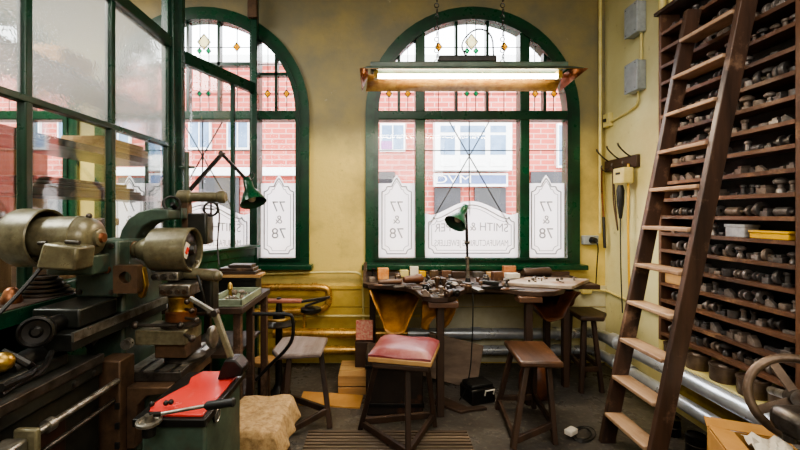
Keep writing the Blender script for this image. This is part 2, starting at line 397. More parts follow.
# ------------------------------------------------------------------ arched windows
def ringpoly(r0, r1, n=28):
    return [(r1*math.cos(PI*k/n), ZSP + r1*math.sin(PI*k/n)) for k in range(n+1)] + [(r0*math.cos(PI*k/n), ZSP + r0*math.sin(PI*k/n)) for k in range(n, -1, -1)]
def make_window(cx, name, frosted):
    X = lambda x: cx + x
    ri = RW - .12
    me = plate([arch(cx, RW, ZS), arch(cx, ri, ZS + .07)], YB - .03, YB + .1, name)
    root = put(me, name, M['green'], base=False, bevel=.006); root['kind'] = 'structure'
    # inner moulding ring
    me = plate([arch(cx, ri + .03, ZS + .05), arch(cx, ri - .012, ZS + .075)], YB - .05, YB - .02, 'moulding')
    put(me, 'window_moulding', M['dkgreen'], root, bevel=.004)
    build(B().bx(X(-RW-.03), X(RW+.04), YB-.12, YB+.02, ZS-.035, ZS+.012), 'window_sill', 'green', root, bevel=.006)
    for sx in (-.52, .52):
        build(B().bx(X(sx-.048), X(sx+.048), YB-.03, YB+.1, ZS+.05, ZSP + math.sqrt(1.0 - .52**2)), 'mullion', 'green', root, bevel=.008)
    build(B().bx(X(-ri-.02), X(ri+.02), YB-.045, YB+.1, 2.425, 2.515), 'transom', 'green', root, bevel=.01)
    bars = B()
    top = lambda x: ZSP + math.sqrt(max(.96**2 - x*x, 0))
    for x in (-.155, .155): bars.bx(X(x-.014), X(x+.014), YB+.0, YB+.07, 2.5, top(x))
    for x in (-.73, .73): bars.bx(X(x-.014), X(x+.014), YB+.0, YB+.07, 2.5, top(x))
    bars.bx(X(-.49), X(.49), YB+.0, YB+.07, 2.975, 3.01)
    for s in (-1, 1): bars.bx(X(s*.55), X(s*.885), YB+.0, YB+.07, 2.875, 2.905)
    build(bars, 'glazing_bar', 'dkgreen', root)
    put(plate([arch(cx, ri + .01, ZS + .06)], YB+.045, YB+.05, 'pane'), 'pane', M['glass'], root)
    ld = B(); yl = YB + .035
    def ln(x0, z0, x1, z1, w=.007): ld.bar((X(x0), yl, z0), (X(x1), yl, z1), w, .006, (0,1,0))
    for x in (-.33, .33): ln(x, 2.52, x, top(x) - .02)
    for x in (-.045, .045): ln(x, 2.52, x, top(x) - .02)
    for x in (-.64, -.83, .64, .83): ln(x, 2.52, x, top(x) - .02)
    for z in (2.70, 3.17): ln(-.47, z, .47, z)
    for s in (-1, 1):
        ln(s*.57, 2.70, s*.91, 2.70); ln(s*.57, 3.0, s*.78, 3.0)
    build(ld, 'lead_came', 'lead', root)
    def dia(x, z, w, h, m):
        y = YB + .026
        build(B().prism([(X(x-w), z), (X(x), z-h), (X(x+w), z), (X(x), z+h)], y, y+.006), 'diamond_pane', m, root)
        e = B()
        P = [(x-w, z), (x, z-h), (x+w, z), (x, z+h)]
        for i in range(4):
            a, b = P[i], P[(i+1) % 4]; e.bar((X(a[0]), y-.003, a[1]), (X(b[0]), y-.003, b[1]), .008, .006, (0,1,0))
        build(e, 'diamond_came', 'lead', root)
    for x in (-.33, .33): dia(x, 3.17, .035, .045, 'amber')
    dia(0, 3.22, .065, .08, 'paleglass')
    for x in (-.045, .045): dia(x, 3.13, .025, .03, 'greenglass'); dia(x, 2.70, .025, .03, 'greenglass')
    for x in (-.64, -.83, .64, .83): dia(x, 2.70, .03, .038, 'amber')
    # star of wires across the middle light
    st = B(); z0 = 2.13
    for a, b in (((0, ZS+.5), (0, 2.42)), ((-.47, z0), (.47, z0)), ((-.4, z0-.75), (.2, z0+.29)), ((.4, z0-.75), (-.2, z0+.29)), ):
        st.bar((X(a[0]-.02), yl, a[1]), (X(b[0]-.02), yl, b[1]), .011, .006, (0,1,0))
    for s in (-1, 1): st.bar((X(s*.57), yl, 2.13), (X(s*.93), yl, 2.13), .008, .006, (0,1,0))
    build(st, 'star_wire', 'lead', root)
    if not frosted: return root
    yf = YB + .028
    def panel(x0, x1, zb, zt, crest, lines):
        """etched sheet with a shaped top and two inset border lines"""
        m_ = (x0 + x1) / 2; h = (x1 - x0) / 2
        def outline(d, n=24):
            pts = [(x0+d, zb+d), (x1-d, zb+d), (x1-d, zt-d)]
            if crest > .1:
                pts += [(m_ + (h-d)*(.86 - .86*2*k/n) , zt-d + (crest*(math.cos(PI*(.86 - .86*2*k/n)/.86)*.5+.5)**.8 - .02)) for k in range(n+1)]
            else:
                pts += [(m_ + .05, zt-d), (m_ + .03, zt-d+crest*.5), (m_, zt-d+crest), (m_-.03, zt-d+crest*.5), (m_-.05, zt-d)]
            pts += [(x0+d, zt-d)]
            return [(X(p[0]), p[1]) for p in pts]
        put(plate([outline(0)], yf, yf+.006, 'etched_panel'), 'etched_panel', M['frosted'], root)
        for d, w in lines:
            pts = outline(d)
            # scooped corners
            e = B()
            def scoop(c, sx, sz, r=.05):
                return [(c[0]+sx*r*math.cos(t*PI/8), c[1]+sz*r*math.sin(t*PI/8)) for t in range(0, 5)]
            q = scoop(pts[0], 1, 1)[::-1] + scoop(pts[1], -1, 1) + scoop(pts[2], -1, -1)[::-1] + pts[3:-1] + scoop(pts[-1], 1, -1)
            q.append(q[0])
            for a, b in zip(q, q[1:]):
                if (V((a[0], a[1])) - V((b[0], b[1]))).length > .0005:
                    e.bar((a[0], yf-.003, a[1]), (b[0], yf-.003, b[1]), w, .004, (0,1,0))
            build(e, 'border_line', 'etch', root)
    def words(t, x, z, size, width, bend=0.0):
        me = words_mesh(t, size, lambda c: (c.x, c.y, c.z), .0008)
        k = width / (max(v.co.x for v in me.vertices) - min(v.co.x for v in me.vertices))
        for v in me.vertices:
            c = v.co.copy(); v.co = (X(x) - c.x*k, yf - .004 - c.z, z + c.y - bend*c.x*c.x*k*k)
        put(me, 'lettering', M['etch'], root)
    for s in (-1, 1):
        x0, x1 = (s*.57, s*.935) if s > 0 else (-.935, -.57)
        panel(x0, x1, ZS+.075, 1.80, .085, ((.035, .012), (.065, .006)))
        mx = (x0+x1)/2
        words('77', mx, 1.56, .15, .13); words('&', mx, 1.43, .12, .07); words('78', mx, 1.29, .15, .14)
    panel(-.47, .47, ZS+.075, 1.50, .14, ((.04, .012), (.07, .006)))
    words('SMITH & PEPPER', 0, 1.36, .12, .74, .12)
    words('MANUFACTURING JEWELLERS', 0, 1.195, .09, .74)
    return root
for cx, n in WIN: make_window(cx, n, n != 'window_3')

# ------------------------------------------------------------------ the street opposite
YF = 13.0
struct(B().bx(-24, 18, YB+.28, YF, -.4, -.3), 'street', 'pave')
fac = thing('brick_building', 'red brick terrace with white bay window and shopfront across the street', 'building', (0, YF+.5, -.3))
build(B().bx(-26, 20, YF, YF+.6, -.3, 6.3), 'wall', 'brick', fac)
build(B().bx(-26, 20, YF-.25, YF+.6, 6.3, 6.55), 'cornice', 'white_ext', fac)
def ext(name, m, px0, py0, px1, py1, d0, d1, parent=fac):
    a, b = W(px0, py0, YF), W(px1, py1, YF)
    return build(B().bx(a.x, b.x, YF-d1, YF-d0, b.z, a.z), name, m, parent)
def extwin(px0, py0, px1, py1, nv=2):
    fr = ext('window', 'white_ext', px0, py0, px1, py1, 0, .12)
    ww = (px1-px0)
    ext('pane', 'extglass', px0+.07*ww, py0+2, px1-.07*ww, py1-2, .12, .13, fr)
    for k in range(1, nv): ext('window_bar', 'white_ext', px0+ww*k/nv-.5, py0+2, px0+ww*k/nv+.5, py1-2, .12, .16, fr)
bay = ext('bay_window', 'white_ext', 433, 123, 507, 172, 0, .5)
for a, b in ((438, 452), (457, 481), (486, 501)):
    ext('pane', 'extglass', a, 138, b, 157, .5, .51, bay); ext('pane', 'extglass', a, 129, b, 135.5, .5, .51, bay)
    ext('bay_panel', 'wall_plain' if 0 else 'white_ext', a, 160, b, 168, .5, .53, bay)
sg = ext('shop_sign', 'white_ext', 433, 174, 505, 187, 0, .3)
ext('sign_board', 'signblue', 435.5, 176, 503, 184.5, .3, .32, sg)
c0 = W(451.5, 180.4, YF)
put(words_mesh('DVM', .36, lambda c: (c0.x + c.x*1.55, YF-.335-c.z, c0.z + c.y), .004), 'lettering', M['white_ext'], sg)
ext('shop_window', 'extdark', 434, 188, 460, 232, 0, .1); ext('shop_window', 'extdark', 474, 188, 505, 232, 0, .1)
extwin(380, 124, 405, 152, 2); ext('poster', 'purple', 381, 142, 392, 150, .17, .18)
ext('dark_shopfront', 'extdark', 379, 172, 395, 232, 0, .1); ext('dark_shopfront', 'extdark', 530, 172, 566, 232, 0, .1)
extwin(556, 124, 578, 168, 2)
for a in (190, 228, 150, 60, 110, 20, 330, 610, -40): extwin(a, 118, a+22, 150, 2)
for a in (200, 120, 40, 300): ext('shop_window', 'extdark', a, 178, a+40, 232, 0, .1)
ext('fascia', 'white_ext', 96, 168, 300, 176, 0, .25)

# ------------------------------------------------------------------ glazed partition on the left
XP = -1.577
pl = struct(B().bx(XP-.03, XP+.03, -1.2, 3.06, .0, 1.10), 'wall_left', 'dkgreen')
MY = [-.9, -.3, .30, 1.17, 1.785, 2.355, 3.06]
for y in MY[:-1]:
    build(B().bx(XP-.022, XP+.022, y-.02, y+.02, 1.1, ZC), 'mullion', 'dkgreen', pl, bevel=.006)
build(B().bx(XP-.03, XP+.03, -1.2, 3.06, 1.10, 1.16), 'bottom_rail', 'dkgreen', pl, bevel=.006)
build(B().bx(XP-.024, XP+.024, -1.2, 3.06, 1.99, 2.025), 'transom', 'dkgreen', pl, bevel=.006)
build(B().bx(XP-.035, XP+.035, -1.2, 3.06, 2.745, 2.825), 'top_rail', 'dkgreen', pl, bevel=.008)
for a, b in zip(MY, MY[1:]):
    build(B().bx(XP-.003, XP+.003, a+.02, b-.02, 1.16, 1.99), 'clear_pane', 'part_glass', pl)
    build(B().bx(XP-.003, XP+.003, a+.02, b-.02, 2.025, 2.745), 'obscure_pane', 'obscure', pl)
    if b > .5 and b < 3: pass
# corner post
cp = B().bx(XP-.05, XP+.045, 3.0, 3.10, 0, ZC).bx(XP+.02, XP+.075, 3.07, 3.12, 0, ZC).bx(XP-.02, XP+.02, 2.97, 3.0, 0, ZC)
build(cp, 'corner_post', 'dkgreen', pl, bevel=.006)
# angled return to the window mullion
A, Bp = V((XP+.03, 3.08, 0)), V((-1.205, 3.93, 0))
ang = struct(B().bar(A + V((0,0,.55)), Bp + V((0,0,.55)), .04, 1.1), 'wall_angled', 'green')
def rail(name, z, w, h, m='dkgreen'): return build(B().bar(A + V((0,0,z)), Bp + V((0,0,z)), w, h), name, m, ang, bevel=.006)
rail('top_rail', 2.715, .055, .10); rail('bottom_rail', 1.13, .07, .08, 'green'); rail('ledge', 1.18, .14, .025, 'green')
mid = A.lerp(Bp, .66)
build(B().bx(mid.x-.016, mid.x+.016, mid.y-.02, mid.y+.02, 1.15, 2.68), 'mullion', 'dkgreen', ang)
build(B().bx(Bp.x-.028, Bp.x+.03, 3.88, 3.95, 0, ZC), 'end_post', 'dkgreen', ang, bevel=.006)
build(B().bar(A + V((0,0,1.92)), Bp + V((0,0,1.92)), .004, 1.5), 'clear_pane', 'glass', ang)
build(B().bx(Bp.x-.05, Bp.x+.04, 3.84, 3.88, 3.38, 3.62), 'post_bracket', 'brown_iron', ang, bevel=.005)

# things in the passage behind the partition
hall = thing('plank_rack', 'wooden rack of long planks seen through the left glazed partition', 'rack', (-2.3, 2.5, 0))
for y in (1.75, 3.82): build(B().bx(-2.57, -2.52, y-.03, y+.03, 0, 2.8), 'upright', 'wood_rack_z', hall)
for z in (1.66, 2.0, 2.5):
    build(B().bx(-2.58, -2.12, 1.7, 3.86, z-.05, z), 'shelf', 'wood_lad_y', hall)
def hbox(name, m, x0, x1, y0, y1, z0, z1, label, cat, g=None): return single(B().bx(x0, x1, y0, y1, z0, z1), name, m, label, cat, g, bevel=.005)
o = thing('cardboard_box', 'pale cardboard box on the high plank behind the obscure glass', 'box', (-2.33, 2.88, 2.5))
build(B().bx(-2.44, -2.16, 2.72, 3.05, 2.501, 2.63), 'box_body', 'card', o, bevel=.004); build(B().bx(-2.45, -2.15, 2.71, 3.06, 2.60, 2.64), 'lid', 'card', o, bevel=.004)
for k in range(3):
    hbox('timber_board', 'wood_pale_y', -2.5 + .02*k, -2.13, 3.0+.05*k, 3.78-.07*k, 2.001+.034*k, 2.033+.034*k, ('wide board at the bottom of the pile on the middle plank behind the glass', 'middle board of the pile on the middle plank behind the glass', 'short board on top of the pile on the middle plank behind the glass')[k], 'board', 'boards stacked behind the glass')
for k in range(3):
    hbox('timber_board', 'wood_rack_y', -2.5 + .02*k, -2.13, 2.4+.05*k, 3.6-.1*k, 1.661+.026*k, 1.685+.026*k, ('longest dark board at the bottom of the pile on the low plank behind the glass', 'dark board in the middle of the pile on the low plank behind the glass', 'shortest dark board on top of the pile on the low plank behind the glass')[k], 'board', 'boards stacked behind the glass')
cab = thing('wooden_cupboard', 'tan wooden cupboard standing in the passage behind the clear partition glass', 'cupboard', (-2.9, 3.0, 0))
build(B().bx(-3.3, -2.72, 2.75, 3.3, 0, 2.0), 'cupboard_body', 'wood_pale_z', cab, bevel=.01)
for x0, x1 in ((-3.28, -3.02), (-3.0, -2.74)): 
    d = build(B().bx(x0, x1, 2.73, 2.749, .1, 1.95), 'door', 'wood_pale_z', cab, bevel=.006)
    build(B().ball((x1-.04, 2.715, 1.2), .015), 'knob', 'brass', d)
ch = thing('wooden_chest', 'reddish wooden chest on a stand behind the partition, beside the cupboard', 'chest', (-2.3, 3.0, 0))
build(B().bx(-2.48, -2.1, 2.7, 3.2, .98, 1.42), 'chest_body', 'wood_rack_x', ch, bevel=.008); build(B().bx(-2.5, -2.08, 2.68, 3.22, 1.40, 1.46), 'lid', 'wood_rack_x', ch, bevel=.008)
for x in (-2.46, -2.12):
    for y in (2.73, 3.17): build(B().bx(x-.03, x+.03, y-.03, y+.03, 0, .98), 'leg', 'wood_rack_z', ch)

# ------------------------------------------------------------------ hanging fluorescent lamp
YL = 2.94
fl = thing('fluorescent_lamp', 'long lit fluorescent batten with rusty trough reflector hung on chains before the window', 'lamp', (.69, YL, 2.4))
x0, x1 = -.075, 1.39
zt, zb = 2.545, 2.465
build(B().bx(x0+.02, x1-.02, YL-.07, YL+.07, zt-.005, zt+.045), 'housing', 'mgreen', fl, bevel=.008)
build(B().bx(.44, .86, YL-.05, YL+.05, zt+.045, zt+.10), 'ballast_box', 'iron', fl, bevel=.012)
tr = B()
for s, e in ((-1, .2), (1, .23)):
    zz = zb + (.025 if s < 0 else 0)
    tr.add([(x0, YL+s*.08, zt), (x1, YL+s*.08, zt), (x1+.02, YL+s*e, zz), (x0-.02, YL+s*e, zz)], [(0,1,2,3)])
build(tr, 'reflector', 'reflector', fl, solid=.004)
tr2 = B()
for s, e in ((-1, .2),): tr2.add([(x0, YL+s*.083, zt+.004), (x1, YL+s*.083, zt+.004), (x1+.02, YL+s*(e+.004), zb+.027), (x0-.02, YL+s*(e+.004), zb+.027)], [(0,1,2,3)])
build(tr2, 'reflector_face', 'mgreen', fl, solid=.003)
for x, d in ((x0, -1), (x1, 1)):
    build(B().add([(x, YL-.08, zt), (x, YL+.08, zt), (x+d*.05, YL+.23, zb), (x+d*.05, YL-.2, zb+.025)], [(0,1,2,3)]), 'reflector_end', 'copper', fl, solid=.004)
    build(B().bx(x-d*.06-.015, x-d*.06+.015, YL-.025, YL+.025, zt-.06, zt), 'tube_holder', 'cream', fl)
build(B().cyl((x0+.06, YL, zt-.04), (x1-.06, YL, zt-.04), .0165, seg=12), 'tube', 'tube', fl)
for x in (.43, .915):
    chn = B()
    n = 34; z0c = zt+.045
    for k in range(n):
        z = z0c + (ZC - z0c) * (k + .5) / n
        chn.torus((x + .004*(k % 2), YL, z), (1,0,0) if k % 2 else (0,1,0), .016, .0035, 10, 5)
    build(chn, 'chain', 'iron', fl)
build(B().tube([(.65, YL, zt+.1), (.6, YL, zt+.2), (.72, YL+.02, zt+.33), (.84, YL, zt+.28), (.85, YL, zt+.1)], .006, 6, 2), 'flex', 'black', fl)

# ------------------------------------------------------------------ pipes
def pipe(pts, r, m, label, joints=(), name='heating_pipe', cat='pipe', smooth=0, g=None, jm=None):
    c = V(pts[0]); t = thing(name, label, cat, c, g)
    build(B().tube(pts, r, 14, smooth), 'pipe_run', m, t)
    for a, b in joints: build(B().cyl(a, b, r*1.22, seg=16), 'coupling', jm or m, t)
    return t
YP = 3.84
pipe([(-1.0, YP, .345), (.28, YP, .345)], .047, 'gold_pipe', 'upper gold-painted heating pipe along the back wall, below the left of the bench', [((-.1, YP, .345), (-.02, YP, .345))], g='gold heating pipes')
pipe([(-1.0, YP, .185), (.28, YP, .185)], .04, 'gold_pipe', 'lower gold-painted heating pipe along the back wall, just above the floor', [((.15, YP, .185), (.22, YP, .185))], g='gold heating pipes')
xp = 1.99
pipe([(.285, YP, .345), (1.86, YP, .345), (1.95, YP-.02, .355), (xp, YP-.10, .39), (xp, 3.4, .425), (xp, 1.0, .445)], .05, 'pipe', 'upper silver heating pipe running under the bench and along the right wall', [((.9, YP, .345), (.98, YP, .345)), ((1.70, YP, .345), (1.79, YP, .345)), ((xp, 3.3, .426), (xp, 3.39, .425))], g='silver heating pipes', smooth=1)
pipe([(.285, YP, .185), (1.86, YP, .185), (1.95, YP-.02, .195), (xp, YP-.10, .225), (xp, 3.4, .25), (xp, 1.0, .276)], .043, 'pipe', 'lower silver heating pipe near the floor under the bench and along the right wall', [((1.68, YP, .185), (1.76, YP, .185)), ((xp, 3.32, .251), (xp, 3.40, .25)), ((xp, 3.12, .253), (xp, 3.20, .252))], g='silver heating pipes', smooth=1)
p = lambda x, y, d=3.88: W(x, y, d)
pipe([p(250, 287), p(318, 287), p(326, 288), p(329, 292), p(329, 302), p(325, 308), p(316, 311), p(248, 312)], .034, 'gold_pipe', 'thick gold pipe bent in a U on the wall under the left window', [(p(312, 287), p(317, 287)), (p(318, 311), p(312, 311))], smooth=2)
pipe([p(262, 274, 3.94), p(352, 271.5, 3.94), p(361, 274, 3.94), p(363, 281, 3.94), p(363.5, 325, 3.94), p(363.5, 345, 3.94)], .011, 'cream', 'thin cream conduit looping over the wall and down beside the bench', smooth=2, name='wall_conduit', cat='conduit')
pipe([p(290, 316, 3.93), p(420, 316, 3.93)], .012, 'cream', 'thin straight cream pipe along the dado, above the gold pipes', name='wall_conduit', cat='conduit')
pipe([p(304, 309, 3.9), p(304, 345, 3.9)], .014, 'gold_pipe', 'short vertical gold pipe dropping from the bent pipe behind the grey stool', name='drop_pipe')
xc = 2.235
pipe([(2.225, 3.13, .42), (2.225, 3.13, 4.0)], .027, 'cream', 'thicker vertical cream pipe on the right wall beside the tool rack', name='wall_pipe', g='vertical cream pipes')
pipe([(2.235, 3.045, .42), (2.235, 3.045, 4.0)], .02, 'cream', 'thinner vertical cream pipe squeezed against the end of the tool rack', name='wall_pipe', g='vertical cream pipes')

# ------------------------------------------------------------------ right wall fittings
def wallbox(y0, y1, z0, z1, label):
    t = thing('junction_box', label, 'junction box', (2.2, (y0+y1)/2, z0), 'grey junction boxes')
    build(B().bx(2.20, XR, y0, y1, z0, z1), 'box_body', 'grey_box', t, bevel=.008); build(B().bx(2.185, 2.20, y0-.004, y1+.004, z0-.004, z1+.004), 'lid', 'grey_box', t, bevel=.006)
    for yy in (y0+.02, y1-.02):
        for zz in (z0+.02, z1-.02): build(B().cyl((2.183, yy, zz), (2.186, yy, zz), .005, seg=8), 'screw', 'dsteel', t)
wallbox(3.38, 3.55, 3.04, 3.30, 'upper grey metal junction box high on the right wall')
wallbox(3.38, 3.55, 2.55, 2.80, 'lower grey metal junction box on the right wall, below the other one')
pipe([(2.25, 3.46, 2.55), (2.25, 3.46, 2.45), (2.25, 3.52, 2.42), (2.25, 3.9, 2.38)], .01, 'cream', 'cream conduit bending from the lower grey box towards the corner', name='wall_conduit', cat='conduit', smooth=2)
pipe([(2.25, 3.42, 2.80), (2.25, 3.42, 3.04)], .01, 'cream', 'short cream conduit joining the two grey junction boxes', name='wall_conduit', cat='conduit')
pipe([(2.25, 3.42, 3.30), (2.25, 3.42, 4.0)], .01, 'cream', 'cream conduit rising from the upper grey box to the ceiling', name='wall_conduit', cat='conduit')
pipe([(2.2, 3.96, 1.3), (2.2, 3.96, 3.0), (2.2, 3.96, 4.0)], .016, 'cream', 'slim cream pipe climbing the corner of the back wall', name='wall_conduit', cat='conduit')
sw = thing('light_switch', 'small cream switch box by the corner, below the conduit bend', 'switch', (2.2, 3.9, 2.35))
build(B().bx(2.225, XR, 3.86, 3.96, 2.34, 2.47), 'switch_plate', 'cream', sw, bevel=.006); build(B().bx(2.21, 2.226, 3.9, 3.93, 2.39, 2.42), 'switch_button', 'black', sw)
# sockets on back wall
a = W(590, 240, 3.97)
so = thing('wall_socket', 'grey wall socket with black plug on the back wall right of the window', 'socket', a)
build(B().bx(a.x-.075, a.x+.075, 3.945, 4.0, a.z-.045, a.z+.045), 'socket_plate', 'grey_box', so, bevel=.008)
pg = build(B().cyl((a.x+.01, 3.945, a.z), (a.x+.01, 3.89, a.z), .035, .026, 14), 'plug', 'black', so)
build(B().tube([(a.x+.01, 3.89, a.z), (a.x+.03, 3.87, a.z-.05), (a.x+.05, 3.93, a.z-.2), (a.x+.05, 3.96, a.z-.5)], .006, 6, 2), 'cord', 'black', pg)
a = W(586, 290, 3.95)
so = thing('wall_socket', 'small cream conduit box low on the back wall right of the bench', 'socket', a)
build(B().bx(a.x-.05, a.x+.05, 3.93, 4.0, a.z-.04, a.z+.04), 'socket_plate', 'cream', so, bevel=.008)
pipe([a + V((.05, 0, 0)), a + V((.14, 0, 0)), V((2.24, 3.95, a.z)), V((2.245, 3.85, a.z-.01)), V((2.245, 3.15, a.z-.05))], .012, 'cream', 'cream conduit running round the corner from the low conduit box', name='wall_conduit', cat='conduit', smooth=2)
# coat rack
hk = thing('coat_rack', 'dark wooden board with three metal hooks on the right wall', 'coat rack', (2.25, 3.7, 1.9))
build(B().bx(2.235, XR, 3.46, 3.95, 1.90, 2.01), 'rack_board', 'wood_dark_y', hk, bevel=.005)
for y in (3.88, 3.71, 3.54):
    build(B().tube([(2.235, y, 1.93), (2.20, y, 1.90), (2.16, y, 1.93), (2.17, y, 1.96)], .006, 6, 2).tube([(2.235, y, 2.0), (2.19, y, 2.03), (2.13, y, 2.09), (2.12, y, 2.12)], .007, 6, 2), 'hook', 'dsteel', hk)
def hang(pts, r, m, name, label, cat): return single(B().tube(pts, r, 7, 2), name, m, label, cat)
yk = 3.88
t = thing('rubber_hose', 'brown hose with black end hanging from the first hook in the corner', 'hose', (2.2, yk, 1.3))
build(B().tube([(2.17, yk, 1.94), (2.18, yk+.02, 1.85), (2.2, yk+.05, 1.7), (2.21, yk+.04, 1.45)], .008, 7, 2), 'hose_run', 'copper', t)
build(B().cyl((2.21, yk+.04, 1.46), (2.2, yk, 1.16), .013), 'hose_end', 'black', t)
hang([(2.17, 3.71, 1.935), (2.19, 3.73, 1.8), (2.2, 3.74, 1.6), (2.2, 3.70, 1.45), (2.2, 3.66, 1.3), (2.19, 3.68, 1.5), (2.18, 3.70, 1.8), (2.172, 3.712, 1.93)], .006, 'brown_iron', 'leather_strap', 'thin brown strap looped over the middle hook', 'strap')
pw = thing('power_adapter', 'cream plug-in box hanging from the third hook', 'adapter', (2.2, 3.55, 1.78))
build(B().bx(2.13, 2.22, 3.47, 3.63, 1.76, 1.90), 'adapter_body', 'cream', pw, bevel=.01); build(B().bx(2.125, 2.131, 3.52, 3.58, 1.84, 1.86), 'label_plate', 'black', pw)
t = thing('hand_drill', 'black handpiece with cable hanging beneath the cream plug box', 'tool', (2.17, 3.58, 1.4))
build(B().lathe([(.012, 0), (.02, .06), (.03, .14), (.034, .25), (.02, .3)], (2.17, 3.58, 1.45)), 'handpiece_body', 'black', t)
build(B().tube([(2.17, 3.58, 1.75), (2.18, 3.6, 1.5), (2.19, 3.61, 1.0), (2.2, 3.6, .6)], .005, 6, 2), 'cable', 'black', t)
single(B().tube([(2.19, 3.5, 1.93), (2.19, 3.5, 1.7), (2.18, 3.49, 1.4), (2.2, 3.5, .8)], .009, 7, 2), 'hanging_cable', 'yellow', 'yellow and black cord hanging down the right wall from the rack', 'cord')

# ------------------------------------------------------------------ tool rack
XF = 2.12; Y0, Y1, YD = 1.25, 3.015, 2.015
rk = thing('tool_rack', 'tall reddish wooden rack of open shelves on the right wall behind the ladder', 'shelf', (2.2, 2.2, .55))
SZ = [.61] + [.735 + .124*i for i in range(18)]
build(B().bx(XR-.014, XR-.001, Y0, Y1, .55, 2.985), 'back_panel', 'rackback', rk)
for y in (Y1-.011, YD, Y0): build(B().bx(XF-.004, XR-.015, y-.014, y+.014, .55, 2.985), 'side_panel', 'wood_rack_z', rk, bevel=.002)
for z in SZ:
    build(B().bx(XF, XR-.015, YD+.014, Y1-.025, z-.018, z), 'shelf', 'wood_rack_y', rk)
    build(B().bx(XF-.006, XF-.0005, YD+.014, Y1-.025, z-.02, z+.003), 'shelf_lip', 'wood_rack_y', rk)
    build(B().bx(XF, XR-.015, Y0+.014, YD-.014, z-.018, z), 'shelf', 'wood_rack_y', rk)
build(B().bx(XF-.03, XR-.001, Y0-.02, Y1+.02, 2.985, 3.01), 'top_board', 'wood_dark_y', rk, bevel=.003)
# die templates, built at the origin, standing on z=0
def T_ring(): return B().lathe([(.016,-.011),(.034,-.011),(.036,-.006),(.036,.006),(.034,.011),(.016,.011),(.016,-.011)], (0,0,.036), (0,1,0), 18, cap=False)
def T_spool(): return B().lathe([(.012,-.04),(.03,-.04),(.03,-.025),(.018,-.022),(.018,.0),(.032,.003),(.032,.018),(.016,.02),(.012,.045)], (0,0,.032), (0,1,0), 16)
def T_punch(): return B().lathe([(.022,0),(.022,.012),(.013,.016),(.012,.05),(.017,.054),(.017,.066),(.008,.07)], (0,0,0), (0,0,1), 14)
def T_block(): return B().bx(-.03,.03,-.022,.022,0,.03).bx(-.022,.022,-.012,.012,.03,.045)
def T_stake(): return B().lathe([(.02,0),(.018,.02),(.011,.03),(.012,.045),(.026,.05),(.03,.062),(.018,.074),(.002,.078)], (0,0,0), (0,0,1), 16)
def T_bar(): return B().bx(-.012,.012,-.045,.045,0,.018).bx(-.016,.016,-.05,-.03,0,.024)
def T_cup(): return B().lathe([(.026,0),(.028,.006),(.028,.04),(.02,.04),(.02,.014),(.0015,.012)], (0,0,0), (0,0,1), 18)
def T_wedge(): return B().prism([(-.03,0),(.03,0),(.03,.04),(.01,.05),(-.02,.022)], -.015, .015, 'yz')
def T_roller(): return B().lathe([(.01,-.05),(.01,-.035),(.024,-.033),(.024,.033),(.01,.035),(.01,.05)], (0,0,.024), (0,1,0), 16)
def T_nut(): return B().lathe([(.011,0),(.024,0),(.026,.004),(.026,.022),(.024,.026),(.011,.026),(.011,0)], (0,0,0), (0,0,1), 6, cap=False)
KIND = [('ring_die', T_ring, .026, 'ring die on edge', 'die'), ('forming_roll', T_spool, .09, 'grooved forming roll', 'roll'), ('punch', T_punch, .048, 'upright punch', 'punch'),
        ('die_block', T_block, .05, 'stepped die block', 'die'), ('stake', T_stake, .062, 'domed stake', 'stake'), ('steel_bar', T_bar, .105, 'small steel bar', 'bar'),
        ('cup_die', T_cup, .06, 'hollow cup die', 'die'), ('wedge_tool', T_wedge, .065, 'wedge shaped tool', 'tool'), ('roller', T_roller, .105, 'roller with spindle', 'roller'), ('hexagon_nut', T_nut, .055, 'large hexagonal nut', 'nut')]
proto = {}
row_kinds = [[0,0,1,6],[3,9,7,5],[1,3,2,5],[0,3,7,9],[0,1,6,3],[0,0,6,3],[7,9,3,5],[0,1,8,0],[2,7,3,5],[7,9,5,3],[1,8,6,1],[3,2,7,9],[0,4,6,6],[3,0,6,0],[2,9,3,5],[2,2,4,3],[4,2,0,3],[3,7,2,9],[3,6,2,7]]
mats3 = ['die_a', 'die_b', 'die_c']; adj = {'die_a': 'grey steel', 'die_b': 'rusty brown', 'die_c': 'blackened'}
count = 0
def die(k, mk, loc, sc, rz, label, g):
    key = (k, mk)
    if key not in proto: proto[key] = build(KIND[k][1](), KIND[k][0], mk, None, base=False, bevel=.0015); o = proto[key]
    else: o = proto[key].copy(); COL.objects.link(o)
    o.location = loc; o.scale = (sc, sc, sc); o.rotation_euler = (0, 0, rz)
    return tag(o, label, KIND[k][4], g)
nrow = len(SZ)
for i, z in enumerate(SZ):
    y = Y1 - .06; n = 0; top = nrow - i
    blocks = []
    if i == 3: blocks = [(2.76, 2.99)]
    if i == 6: blocks = [(2.03, 2.47)]
    while y > YD + .06:
        k = R.choice(row_kinds[i]) if R.random() < .8 else R.randrange(10); sc = R.uniform(.8, 1.2)
        w = KIND[k][2] * sc
        y -= w / 2
        if y - w/2 < YD + .03: break
        if any(a - .03 < y < b + .03 for a, b in blocks): y -= .03; continue
        n += 1; mk = R.choice(mats3)
        x = XF + .058 + R.uniform(-.008, .012)
        die(k, mk, (x, y, z+.0008), sc, R.uniform(-.25, .25) if k not in (2, 4, 6, 9) else R.uniform(0, 3), '%s %s, %s from the far end, %s rack shelf down' % (adj[mk], KIND[k][3], ORD[n-1] if n <= 20 else str(n), ORD[top-1]), 'steel tooling on the %s rack shelf down' % ORD[top-1])
        y -= w / 2 + R.uniform(.001, .009); count += 1
